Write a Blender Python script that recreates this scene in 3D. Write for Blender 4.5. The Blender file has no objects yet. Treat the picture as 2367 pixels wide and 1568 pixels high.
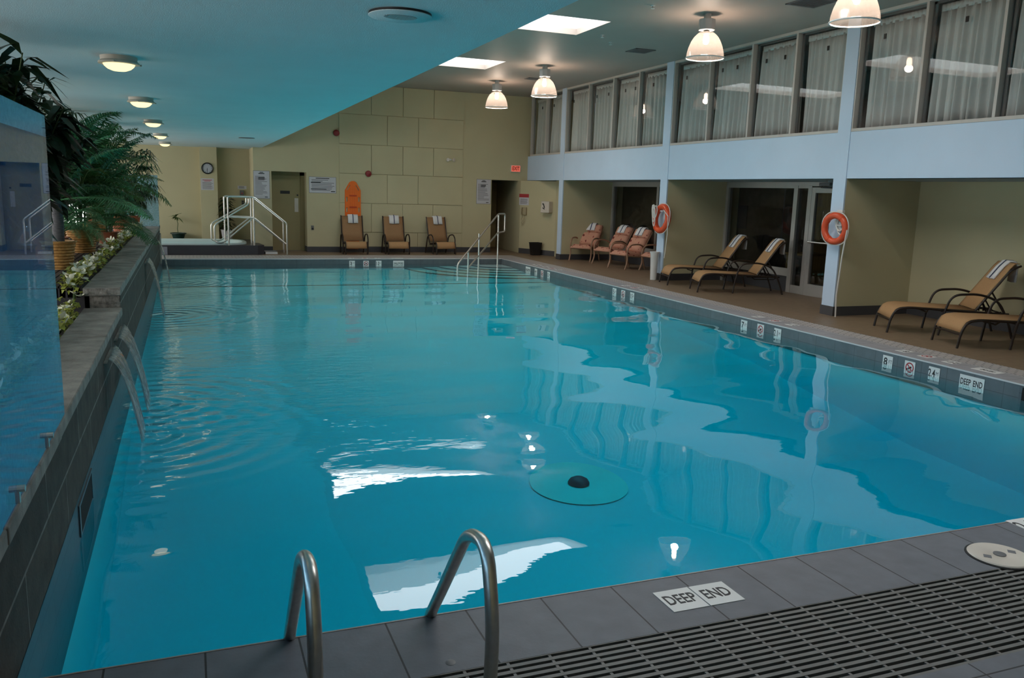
import bpy, bmesh, math, random
from mathutils import Vector, Matrix, Euler
rnd = random.Random(11)
PI = math.pi
sc = bpy.context.scene
WZ = -.145                                        # pool water level
COL = sc.collection

# ------------------------------------------------------------------ materials
def lin(c):
    return tuple(((x/255.0)/12.92 if x/255.0 <= 0.04045 else ((x/255.0+0.055)/1.055)**2.4) for x in c)

def newmat(name):
    m = bpy.data.materials.new(name); m.use_nodes = True
    nt = m.node_tree
    for n in list(nt.nodes): nt.nodes.remove(n)
    out = nt.nodes.new('ShaderNodeOutputMaterial')
    return m, nt, out

def N(nt, typ, **kw):
    n = nt.nodes.new(typ)
    for k, v in kw.items():
        if k in n.inputs: n.inputs[k].default_value = v
        else: setattr(n, k, v)
    return n

def pbr(name, col, rough=0.6, metal=0.0, var=0.0, vscale=6.0, bump=0.0, bscale=40.0, spec=0.5, stretch=None, col2=None):
    """Principled material with procedural colour variation and bump in object coordinates."""
    m, nt, out = newmat(name)
    p = N(nt, 'ShaderNodeBsdfPrincipled')
    p.inputs['Base Color'].default_value = (*col, 1)
    p.inputs['Roughness'].default_value = rough
    p.inputs['Metallic'].default_value = metal
    p.inputs['Specular IOR Level'].default_value = spec
    nt.links.new(p.outputs[0], out.inputs[0])
    tc = N(nt, 'ShaderNodeTexCoord'); src = tc.outputs['Object']
    if stretch:
        mp = N(nt, 'ShaderNodeMapping'); mp.inputs['Scale'].default_value = stretch
        nt.links.new(src, mp.inputs[0]); src = mp.outputs[0]
    if var > 0 or col2:
        no = N(nt, 'ShaderNodeTexNoise', Scale=vscale, Detail=4.0); nt.links.new(src, no.inputs['Vector'])
        mx = N(nt, 'ShaderNodeMix', data_type='RGBA')
        a = tuple(max(0, c*(1-var)) for c in col); b = col2 if col2 else tuple(min(1, c*(1+var)) for c in col)
        mx.inputs[6].default_value = (*a, 1); mx.inputs[7].default_value = (*b, 1)
        rp = N(nt, 'ShaderNodeMapRange'); rp.inputs['From Min'].default_value = 0.3; rp.inputs['From Max'].default_value = 0.7
        nt.links.new(no.outputs['Fac'], rp.inputs['Value']); nt.links.new(rp.outputs[0], mx.inputs[0])
        nt.links.new(mx.outputs[2], p.inputs['Base Color'])
    if bump > 0:
        nb = N(nt, 'ShaderNodeTexNoise', Scale=bscale, Detail=5.0); nt.links.new(src, nb.inputs['Vector'])
        bp = N(nt, 'ShaderNodeBump', Strength=bump, Distance=0.01); nt.links.new(nb.outputs['Fac'], bp.inputs['Height'])
        nt.links.new(bp.outputs[0], p.inputs['Normal'])
    return m

def brickmat(name, c1, c2, mortar, bw, bh, msize, rough, plane='XY', offset=0.5, bump=0.5, var=0.0, nbump=0.0, spec=0.5, metal=0.0):
    """Tiles or blocks drawn by the brick texture in metres on one plane."""
    m, nt, out = newmat(name)
    p = N(nt, 'ShaderNodeBsdfPrincipled', Roughness=rough, Metallic=metal)
    p.inputs['Specular IOR Level'].default_value = spec
    nt.links.new(p.outputs[0], out.inputs[0])
    tc = N(nt, 'ShaderNodeTexCoord'); sx = N(nt, 'ShaderNodeSeparateXYZ'); cb = N(nt, 'ShaderNodeCombineXYZ')
    nt.links.new(tc.outputs['Object'], sx.inputs[0])
    i, j = {'XY': (0, 1), 'YX': (1, 0), 'YZ': (1, 2), 'XZ': (0, 2)}[plane]
    nt.links.new(sx.outputs[i], cb.inputs[0]); nt.links.new(sx.outputs[j], cb.inputs[1])
    b = N(nt, 'ShaderNodeTexBrick', offset=offset)
    b.inputs['Color1'].default_value = (*c1, 1); b.inputs['Color2'].default_value = (*c2, 1); b.inputs['Mortar'].default_value = (*mortar, 1)
    b.inputs['Scale'].default_value = 1.0; b.inputs['Mortar Size'].default_value = msize
    b.inputs['Brick Width'].default_value = bw; b.inputs['Row Height'].default_value = bh; b.inputs['Mortar Smooth'].default_value = 0.1
    nt.links.new(cb.outputs[0], b.inputs['Vector'])
    col = b.outputs['Color']
    no = N(nt, 'ShaderNodeTexNoise', Scale=9.0, Detail=6.0); nt.links.new(tc.outputs['Object'], no.inputs['Vector'])
    if var > 0:
        mr = N(nt, 'ShaderNodeMapRange'); mr.inputs['From Min'].default_value = .3; mr.inputs['From Max'].default_value = .7
        mr.inputs['To Min'].default_value = 1-var; mr.inputs['To Max'].default_value = 1+var
        nt.links.new(no.outputs['Fac'], mr.inputs['Value'])
        mu = N(nt, 'ShaderNodeMix', data_type='RGBA', blend_type='MULTIPLY'); mu.inputs[0].default_value = 1
        nt.links.new(col, mu.inputs[6]); nt.links.new(mr.outputs[0], mu.inputs[7]); col = mu.outputs[2]
    nt.links.new(col, p.inputs['Base Color'])
    h = b.outputs['Fac']
    inv = N(nt, 'ShaderNodeMath', operation='SUBTRACT'); inv.inputs[0].default_value = 1.0; nt.links.new(h, inv.inputs[1])
    hh = inv.outputs[0]
    if nbump > 0:
        n2 = N(nt, 'ShaderNodeTexNoise', Scale=60.0, Detail=6.0); nt.links.new(tc.outputs['Object'], n2.inputs['Vector'])
        ma = N(nt, 'ShaderNodeMath', operation='MULTIPLY_ADD'); nt.links.new(n2.outputs['Fac'], ma.inputs[0]); ma.inputs[1].default_value = nbump
        nt.links.new(hh, ma.inputs[2]); hh = ma.outputs[0]
    bp = N(nt, 'ShaderNodeBump', Strength=bump, Distance=0.006); nt.links.new(hh, bp.inputs['Height']); nt.links.new(bp.outputs[0], p.inputs['Normal'])
    return m

def emit(name, col, s):
    m, nt, out = newmat(name)
    e = N(nt, 'ShaderNodeEmission', Strength=s); e.inputs['Color'].default_value = (*col, 1)
    nt.links.new(e.outputs[0], out.inputs[0]); return m

def glass(name, tint, ior=1.5, rough=0.0, haze=0.0, haze_col=(.15, .34, .66)):
    """Thin pane: Fresnel reflection over a tinted clear layer."""
    m, nt, out = newmat(name)
    t = N(nt, 'ShaderNodeBsdfTransparent'); t.inputs[0].default_value = (*tint, 1)
    g = N(nt, 'ShaderNodeBsdfGlossy', Roughness=rough); g.inputs[0].default_value = (1, 1, 1, 1)
    geo = N(nt, 'ShaderNodeNewGeometry')
    dotp = N(nt, 'ShaderNodeVectorMath', operation='DOT_PRODUCT')
    nt.links.new(geo.outputs['Incoming'], dotp.inputs[0]); nt.links.new(geo.outputs['Normal'], dotp.inputs[1])
    ab = N(nt, 'ShaderNodeMath', operation='ABSOLUTE'); nt.links.new(dotp.outputs['Value'], ab.inputs[0])
    om = N(nt, 'ShaderNodeMath', operation='SUBTRACT'); om.inputs[0].default_value = 1; nt.links.new(ab.outputs[0], om.inputs[1])
    pw = N(nt, 'ShaderNodeMath', operation='POWER'); nt.links.new(om.outputs[0], pw.inputs[0]); pw.inputs[1].default_value = 5
    r0 = ((ior-1)/(ior+1))**2
    ma = N(nt, 'ShaderNodeMath', operation='MULTIPLY_ADD'); nt.links.new(pw.outputs[0], ma.inputs[0]); ma.inputs[1].default_value = 1-r0; ma.inputs[2].default_value = r0
    mx = N(nt, 'ShaderNodeMixShader'); nt.links.new(ma.outputs[0], mx.inputs[0]); nt.links.new(t.outputs[0], mx.inputs[1]); nt.links.new(g.outputs[0], mx.inputs[2])
    last = mx.outputs[0]
    if haze > 0:  # diffuse film paints a bluish haze and brightness onto the pane
        d = N(nt, 'ShaderNodeBsdfDiffuse'); d.inputs[0].default_value = (*haze_col, 1)
        tc = N(nt, 'ShaderNodeTexCoord'); no = N(nt, 'ShaderNodeTexNoise', Scale=55.0, Detail=3.0); nt.links.new(tc.outputs['Object'], no.inputs['Vector'])
        mr = N(nt, 'ShaderNodeMapRange'); mr.inputs['From Min'].default_value = .35; mr.inputs['From Max'].default_value = .8
        mr.inputs['To Min'].default_value = haze*.7; mr.inputs['To Max'].default_value = min(1, haze*2.2); nt.links.new(no.outputs['Fac'], mr.inputs['Value'])
        m2 = N(nt, 'ShaderNodeMixShader'); nt.links.new(mr.outputs[0], m2.inputs[0]); nt.links.new(last, m2.inputs[1]); nt.links.new(d.outputs[0], m2.inputs[2]); last = m2.outputs[0]
    nt.links.new(last, out.inputs[0]); return m

M = {}
M['yellow'] = pbr('yellow_wall_paint', (.555, .50, .315), .75, var=.03, vscale=1.5, bump=.12, bscale=150, spec=.25)
M['blue'] = pbr('pale_blue_paint', (.57, .70, .85), .7, var=.02, vscale=2, bump=.08, bscale=120, spec=.25)
M['ceil'] = pbr('grey_ceiling_stucco', (.42, .355, .31), .55, var=.03, vscale=2, bump=.3, bscale=120, spec=.4)
M['soffit'] = pbr('soffit_stucco', (.64, .76, .79), .85, var=.02, vscale=2, bump=.25, bscale=140, spec=.2)
M['white'] = pbr('white_paint', (.75, .75, .73), .5, var=.02)
M['deck'] = brickmat('brown_deck', (.22, .155, .10), (.235, .165, .105), (.18, .13, .085), 1.2, 1.2, .008, .45, var=.12, nbump=.25, bump=.2)
M['cop_dark'] = brickmat('charcoal_coping_tile', (.148, .156, .178), (.16, .167, .188), (.03, .03, .032), .345, 2.0, .004, .5, var=.10, nbump=.3, bump=.35, offset=0.0, spec=.4)
M['cop_grey'] = brickmat('grey_coping_tile', (.32, .315, .335), (.34, .335, .35), (.17, .17, .18), 2.0, .345, .004, .45, var=.08, nbump=.2, bump=.3, offset=0.0)
M['cop_grey_x'] = brickmat('grey_coping_tile_far', (.34, .33, .345), (.36, .35, .36), (.17, .17, .18), .345, 2.0, .004, .45, var=.08, nbump=.2, bump=.3, offset=0.0)
M['grate_pale'] = brickmat('pale_slotted_grate', (.56, .52, .49), (.60, .555, .525), (.22, .205, .20), .16, .05, .011, .55, plane='XY', offset=.5, bump=.6)
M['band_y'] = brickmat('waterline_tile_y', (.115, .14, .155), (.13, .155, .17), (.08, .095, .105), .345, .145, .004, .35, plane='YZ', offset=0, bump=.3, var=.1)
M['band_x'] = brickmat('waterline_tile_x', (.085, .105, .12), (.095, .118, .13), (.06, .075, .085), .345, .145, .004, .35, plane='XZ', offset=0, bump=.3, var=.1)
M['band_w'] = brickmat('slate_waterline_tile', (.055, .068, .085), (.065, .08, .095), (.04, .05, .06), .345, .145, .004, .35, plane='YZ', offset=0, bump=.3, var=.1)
M['stone'] = brickmat('dark_stone_block', (.048, .039, .030), (.065, .053, .041), (.20, .185, .17), 1.1, .33, .007, .8, plane='YZ', bump=.6, var=.4, nbump=1.2)
M['stone_top'] = pbr('coping_stone', (.27, .25, .225), .75, var=.35, vscale=7, bump=.35, bscale=50)
M['stone_rough'] = pbr('split_stone', (.24, .225, .205), .9, var=.5, vscale=25, bump=1.0, bscale=45)
M['mortar'] = pbr('mortar', (.24, .235, .22), .9, var=.15, vscale=20)
M['rib'] = pbr('black_ribbed_mat', (.035, .033, .04), .5, var=.2, vscale=12)
M['pool'] = pbr('pool_plaster', (.50, .80, .86), .7, var=.03, vscale=.8)
M['pool_step'] = pbr('pool_step_plaster', (.88, .95, .95), .7, var=.04, vscale=3)
M['pool_line'] = pbr('dark_pool_tile', (.03, .06, .08), .4)
M['base'] = pbr('charcoal_baseboard', (.060, .060, .066), .5, var=.06)
M['steel'] = pbr('brushed_steel', (.78, .75, .70), .33, metal=1.0, var=.05, vscale=30, bump=.05, bscale=200)
M['steel_dk'] = pbr('satin_steel', (.66, .63, .57), .33, metal=1.0, var=.08, vscale=30)
M['alu'] = pbr('aluminium_frame', (.50, .48, .45), .45, metal=.5, var=.03)
M['frame_w'] = pbr('window_frame_enamel', (.55, .52, .48), .5, var=.03)
M['frame_dk'] = pbr('window_frame_shadow', (.10, .10, .10), .5)
M['pane'] = glass('window_pane', (.97, .98, .98), 1.55)
M['pane_dk'] = glass('storefront_pane', (.75, .77, .78), 1.5)
M['bluepane'] = glass('blue_tinted_screen', (.52, .74, .92), 1.52, haze=.13)
M['bluepane_far'] = glass('pale_blue_screen', (.62, .82, .90), 1.5, haze=.30, haze_col=(.36, .52, .60))
M['curtain'] = pbr('sheer_curtain_cloth', (.60, .61, .59), .9, var=.03)
M['bronze'] = pbr('bronze_tube', (.030, .020, .015), .4, metal=.2, var=.1)
M['sling'] = pbr('tan_sling_mesh', (.44, .255, .115), .8, var=.06, vscale=60, bump=.2, bscale=400)
M['sling_dk'] = pbr('tan_sling_mesh_weave', (.33, .185, .085), .8, var=.06, vscale=60, bump=.2, bscale=400)
M['towel'] = pbr('white_towel', (.82, .82, .82), .95, var=.03, bump=.5, bscale=300)
M['navy'] = pbr('navy_stripe', (.045, .06, .14), .9)
M['tantube'] = pbr('tan_tube', (.34, .20, .125), .45, var=.08)
M['ring'] = pbr('orange_ring_plastic', (.72, .085, .022), .32, var=.06)
M['rope'] = pbr('white_rope', (.78, .74, .68), .9, bump=.6, bscale=250)
M['orange'] = pbr('orange_board_plastic', (.86, .16, .006), .4, var=.06, vscale=3)
M['strap'] = pbr('dark_orange_strap', (.55, .06, .01), .7)
M['black'] = pbr('black_plastic', (.012, .012, .013), .4)
M['ink'] = pbr('black_ink', (.02, .02, .022), .6)
M['inkgrey'] = pbr('grey_ink', (.16, .16, .17), .7)
M['signw'] = pbr('sign_white', (.58, .57, .60), .5, var=.02)
M['tilew'] = pbr('white_marker_tile', (.78, .78, .76), .35, var=.03)
M['red'] = pbr('sign_red', (.42, .03, .035), .5)
M['redbell'] = pbr('red_enamel', (.25, .012, .015), .35)
M['exit'] = emit('lit_exit_face', (1.0, .20, .13), .85)
M['exitl'] = pbr('exit_letter_red', (.30, .012, .012), .5)
M['doorp'] = pbr('tan_door_paint', (.33, .27, .13), .6, var=.05, vscale=2)
M['wicker'] = pbr('honey_wicker', (.50, .27, .085), .55, var=.3, vscale=30)
M['terra'] = pbr('terracotta', (.35, .10, .04), .7, var=.15)
M['greenpot'] = pbr('dark_green_pot', (.012, .04, .03), .35)
M['soil'] = pbr('potting_soil', (.03, .02, .012), 1.0, var=.4, vscale=40)
M['palm'] = pbr('palm_leaf', (.036, .125, .040), .5, var=.45, vscale=4, spec=.4)
M['palm_lt'] = pbr('pale_palm_leaf', (.10, .29, .12), .5, var=.4, vscale=4, spec=.4)
M['palm_ol'] = pbr('olive_palm_leaf', (.075, .14, .025), .5, var=.4, vscale=4)
M['leaf_dk'] = pbr('dark_glossy_leaf', (.014, .036, .012), .4, var=.4, vscale=5)
M['leaf_ylw'] = pbr('yellow_green_leaf', (.30, .33, .05), .6, var=.45, vscale=14)
M['petal'] = pbr('cream_petal', (.82, .82, .66), .7, var=.08, vscale=12)
M['trunk'] = pbr('grey_palm_trunk', (.10, .10, .11), .8, var=.4, vscale=20, stretch=(1, 1, 8))
M['stem'] = pbr('green_stem', (.06, .10, .03), .6, var=.3)
M['tubw'] = pbr('white_spa_acrylic', (.62, .76, .76), .25, var=.02)
M['spatile'] = pbr('dark_spa_tile', (.045, .045, .055), .4, var=.1, vscale=3)
M['spatile2'] = pbr('grey_spa_finish', (.26, .27, .31), .45, var=.06)
M['cream'] = pbr('cream_plastic', (.66, .60, .52), .35, var=.05)
M['phone'] = pbr('beige_phone_plastic', (.40, .33, .20), .4)
M['grate'] = pbr('grey_grate_plastic', (.165, .160, .148), .5, var=.12, vscale=15)
M['pit'] = pbr('grate_channel', (.008, .008, .008), .9)
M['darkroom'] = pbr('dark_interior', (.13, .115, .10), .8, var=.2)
M['wood'] = pbr('brown_wood_panel', (.30, .20, .07), .55, var=.25, vscale=3, stretch=(6, 6, .6))
M['lens'] = emit('dome_lens_glow', (1.0, .80, .38), 2.6)
M['bulb'] = emit('warm_lamp_glow', (1.0, .78, .60), 30.0)
M['lensbase'] = pbr('lamp_base_enamel', (.55, .50, .42), .5)
M['sky'] = emit('skylight_diffuser', (.95, .98, 1.0), 10.5)
M['day'] = emit('window_daylight', (1.0, .98, .95), 7.0)
M['drainring'] = pbr('drain_patch_plaster', (.66, .88, .80), .7, var=.05, vscale=2)
M['drain'] = pbr('drain_grille', (.006, .02, .05), .5)
M['clockface'] = pbr('clock_face', (.50, .52, .56), .4)
M['grillepale'] = pbr('pale_grille', (.30, .36, .38), .5)
M['ventgrey'] = pbr('grey_louver', (.17, .17, .175), .5, metal=.3)
M['acr_dark'] = pbr('black_clip', (.01, .01, .01), .4)

def floral():
    m, nt, out = newmat('rose_floral_fabric')
    p = N(nt, 'ShaderNodeBsdfPrincipled', Roughness=.85); p.inputs['Specular IOR Level'].default_value = .2
    tc = N(nt, 'ShaderNodeTexCoord')
    v = N(nt, 'ShaderNodeTexVoronoi', Scale=9.0); nt.links.new(tc.outputs['Object'], v.inputs['Vector'])
    n = N(nt, 'ShaderNodeTexNoise', Scale=11.0, Detail=3.0); nt.links.new(tc.outputs['Object'], n.inputs['Vector'])
    r = N(nt, 'ShaderNodeValToRGB')
    e = r.color_ramp.elements
    e[0].position = .20; e[0].color = (.16, .035, .03, 1); e[1].position = .29; e[1].color = (.50, .20, .14, 1)
    x = r.color_ramp.elements.new(.45); x.color = (.60, .31, .22, 1)
    x = r.color_ramp.elements.new(.68); x.color = (.56, .29, .20, 1)
    ad = N(nt, 'ShaderNodeMath', operation='MULTIPLY_ADD'); nt.links.new(n.outputs['Fac'], ad.inputs[0]); ad.inputs[1].default_value = 2.4
    sb = N(nt, 'ShaderNodeMath', operation='SUBTRACT'); nt.links.new(v.outputs['Distance'], sb.inputs[0]); sb.inputs[1].default_value = 1.05
    nt.links.new(sb.outputs[0], ad.inputs[2]); nt.links.new(ad.outputs[0], r.inputs[0]); nt.links.new(r.outputs[0], p.inputs['Base Color'])
    nt.links.new(p.outputs[0], out.inputs[0]); return m
M['floral'] = floral()

def acrylic():
    m, nt, out = newmat('prismatic_acrylic')
    t = N(nt, 'ShaderNodeBsdfTransparent'); t.inputs[0].default_value = (.84, .80, .78, 1)
    tr = N(nt, 'ShaderNodeBsdfTranslucent'); tr.inputs[0].default_value = (.85, .78, .74, 1)
    g = N(nt, 'ShaderNodeBsdfGlossy', Roughness=.15)
    d = N(nt, 'ShaderNodeBsdfDiffuse'); d.inputs[0].default_value = (.8, .74, .70, 1)
    a = N(nt, 'ShaderNodeMixShader'); a.inputs[0].default_value = .075; nt.links.new(t.outputs[0], a.inputs[1]); nt.links.new(tr.outputs[0], a.inputs[2])
    b = N(nt, 'ShaderNodeMixShader'); b.inputs[0].default_value = .10; nt.links.new(a.outputs[0], b.inputs[1]); nt.links.new(g.outputs[0], b.inputs[2])
    c = N(nt, 'ShaderNodeMixShader'); c.inputs[0].default_value = .05; nt.links.new(b.outputs[0], c.inputs[1]); nt.links.new(d.outputs[0], c.inputs[2])
    nt.links.new(c.outputs[0], out.inputs[0]); return m
M['acrylic'] = acrylic()

def water_mat(name, absorb=True, tint=(1, 1, 1), bumpk=1.0, stream=False):
    m, nt, out = newmat(name)
    t = N(nt, 'ShaderNodeBsdfTransparent'); t.inputs[0].default_value = (*tint, 1)
    g = N(nt, 'ShaderNodeBsdfGlossy', Roughness=0.0); g.inputs[0].default_value = (1, 1, 1, 1)
    tc = N(nt, 'ShaderNodeTexCoord'); geo = N(nt, 'ShaderNodeNewGeometry')
    if stream:
        mp = N(nt, 'ShaderNodeMapping'); mp.inputs['Scale'].default_value = (1, 14, 1.2); nt.links.new(tc.outputs['Object'], mp.inputs[0])
        n1 = N(nt, 'ShaderNodeTexNoise', Scale=2.2, Detail=3.0); nt.links.new(mp.outputs[0], n1.inputs['Vector'])
        h = n1.outputs['Fac']
        bp = N(nt, 'ShaderNodeBump', Strength=.9, Distance=.03); nt.links.new(h, bp.inputs['Height'])
    else:
        mp = N(nt, 'ShaderNodeMapping'); mp.inputs['Scale'].default_value = (.55, 1.0, 1.0); nt.links.new(tc.outputs['Object'], mp.inputs[0])
        n1 = N(nt, 'ShaderNodeTexNoise', Scale=.85, Detail=1.0, Roughness=.35); nt.links.new(mp.outputs[0], n1.inputs['Vector'])
        n2 = N(nt, 'ShaderNodeTexNoise', Scale=7.0, Detail=3.0); nt.links.new(mp.outputs[0], n2.inputs['Vector'])
        sx = N(nt, 'ShaderNodeSeparateXYZ'); nt.links.new(tc.outputs['Object'], sx.inputs[0])
        # the water is choppy where the spouts fall and at the return jets of the far wall
        mx_ = N(nt, 'ShaderNodeMapRange', interpolation_type='SMOOTHSTEP'); mx_.inputs['From Min'].default_value = 3.0; mx_.inputs['From Max'].default_value = -.6
        nt.links.new(sx.outputs[0], mx_.inputs['Value'])
        my1 = N(nt, 'ShaderNodeMapRange', interpolation_type='SMOOTHSTEP'); my1.inputs['From Min'].default_value = 4.8; my1.inputs['From Max'].default_value = 7.5; nt.links.new(sx.outputs[1], my1.inputs['Value'])
        mm = N(nt, 'ShaderNodeMath', operation='MULTIPLY'); nt.links.new(mx_.outputs[0], mm.inputs[0]); nt.links.new(my1.outputs[0], mm.inputs[1])
        my2 = N(nt, 'ShaderNodeMapRange', interpolation_type='SMOOTHSTEP'); my2.inputs['From Min'].default_value = 11.0; my2.inputs['From Max'].default_value = 19.0; my2.inputs['To Max'].default_value = .35; nt.links.new(sx.outputs[1], my2.inputs['Value'])
        mxx = N(nt, 'ShaderNodeMath', operation='MAXIMUM'); nt.links.new(mm.outputs[0], mxx.inputs[0]); nt.links.new(my2.outputs[0], mxx.inputs[1])
        ka = N(nt, 'ShaderNodeMath', operation='MULTIPLY_ADD'); nt.links.new(mxx.outputs[0], ka.inputs[0]); ka.inputs[1].default_value = .34; ka.inputs[2].default_value = .006
        k2 = N(nt, 'ShaderNodeMath', operation='MULTIPLY'); nt.links.new(n2.outputs['Fac'], k2.inputs[0]); nt.links.new(ka.outputs[0], k2.inputs[1])
        ad = N(nt, 'ShaderNodeMath', operation='ADD'); nt.links.new(n1.outputs['Fac'], ad.inputs[0]); nt.links.new(k2.outputs[0], ad.inputs[1])
        hs = ad.outputs[0]
        for sx_, sy_ in ((-.34, 6.58), (-.34, 7.55), (-.34, 12.75), (-.34, 17.1)):      # rings spreading from the falling water
            ds = N(nt, 'ShaderNodeVectorMath', operation='DISTANCE'); nt.links.new(tc.outputs['Object'], ds.inputs[0]); ds.inputs[1].default_value = (sx_, sy_, WZ)
            fr = N(nt, 'ShaderNodeMath', operation='MULTIPLY'); nt.links.new(ds.outputs['Value'], fr.inputs[0]); fr.inputs[1].default_value = 30.0
            sn = N(nt, 'ShaderNodeMath', operation='SINE'); nt.links.new(fr.outputs[0], sn.inputs[0])
            fo = N(nt, 'ShaderNodeMapRange', interpolation_type='SMOOTHSTEP'); fo.inputs['From Min'].default_value = 1.9; fo.inputs['From Max'].default_value = .1; fo.inputs['To Max'].default_value = .10; nt.links.new(ds.outputs['Value'], fo.inputs['Value'])
            pm = N(nt, 'ShaderNodeMath', operation='MULTIPLY_ADD'); nt.links.new(sn.outputs[0], pm.inputs[0]); nt.links.new(fo.outputs[0], pm.inputs[1]); nt.links.new(hs, pm.inputs[2]); hs = pm.outputs[0]
        bp = N(nt, 'ShaderNodeBump', Strength=1.0, Distance=.042*bumpk); nt.links.new(hs, bp.inputs['Height'])
    nt.links.new(bp.outputs[0], g.inputs['Normal'])
    dotp = N(nt, 'ShaderNodeVectorMath', operation='DOT_PRODUCT')
    nt.links.new(geo.outputs['Incoming'], dotp.inputs[0]); nt.links.new(bp.outputs[0], dotp.inputs[1])
    ab = N(nt, 'ShaderNodeMath', operation='ABSOLUTE'); nt.links.new(dotp.outputs['Value'], ab.inputs[0])
    om = N(nt, 'ShaderNodeMath', operation='SUBTRACT'); om.inputs[0].default_value = 1; nt.links.new(ab.outputs[0], om.inputs[1])
    pw = N(nt, 'ShaderNodeMath', operation='POWER'); nt.links.new(om.outputs[0], pw.inputs[0]); pw.inputs[1].default_value = 5
    ma = N(nt, 'ShaderNodeMath', operation='MULTIPLY_ADD'); nt.links.new(pw.outputs[0], ma.inputs[0]); ma.inputs[1].default_value = .97; ma.inputs[2].default_value = .022
    bf = N(nt, 'ShaderNodeMath', operation='SUBTRACT'); bf.inputs[0].default_value = 1; nt.links.new(geo.outputs['Backfacing'], bf.inputs[1])
    fm = N(nt, 'ShaderNodeMath', operation='MULTIPLY'); nt.links.new(ma.outputs[0], fm.inputs[0]); nt.links.new(bf.outputs[0], fm.inputs[1])
    mx = N(nt, 'ShaderNodeMixShader'); nt.links.new((ma if stream else fm).outputs[0], mx.inputs[0]); nt.links.new(t.outputs[0], mx.inputs[1]); nt.links.new(g.outputs[0], mx.inputs[2])
    last = mx.outputs[0]
    if stream:      # aerated white threads in the falling sheet
        m2 = N(nt, 'ShaderNodeMapping'); m2.inputs['Scale'].default_value = (1, 26, .5); nt.links.new(tc.outputs['Object'], m2.inputs[0])
        n3 = N(nt, 'ShaderNodeTexNoise', Scale=2.0, Detail=3.0); nt.links.new(m2.outputs[0], n3.inputs['Vector'])
        mr = N(nt, 'ShaderNodeMapRange'); mr.inputs['From Min'].default_value = .42; mr.inputs['From Max'].default_value = .68; mr.inputs['To Max'].default_value = .55; nt.links.new(n3.outputs['Fac'], mr.inputs['Value'])
        df = N(nt, 'ShaderNodeBsdfDiffuse'); df.inputs[0].default_value = (.8, .82, .82, 1); tl = N(nt, 'ShaderNodeBsdfTranslucent'); tl.inputs[0].default_value = (.8, .82, .82, 1)
        a_ = N(nt, 'ShaderNodeMixShader'); nt.links.new(df.outputs[0], a_.inputs[1]); nt.links.new(tl.outputs[0], a_.inputs[2])
        ms = N(nt, 'ShaderNodeMixShader'); nt.links.new(mr.outputs[0], ms.inputs[0]); nt.links.new(last, ms.inputs[1]); nt.links.new(a_.outputs[0], ms.inputs[2]); last = ms.outputs[0]
    nt.links.new(last, out.inputs['Surface'])
    if absorb:
        va = N(nt, 'ShaderNodeVolumeAbsorption', Density=2.0); va.inputs['Color'].default_value = (0.0, .90, .945, 1)
        nt.links.new(va.outputs[0], out.inputs['Volume'])
    return m
M['water'] = water_mat('pool_water_surface')
M['fall'] = water_mat('falling_water', absorb=False, tint=(.80, .86, .88), stream=True)
M['spawater'] = water_mat('spa_water_surface', absorb=False, tint=(.72, .93, .95), bumpk=.6)

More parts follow.
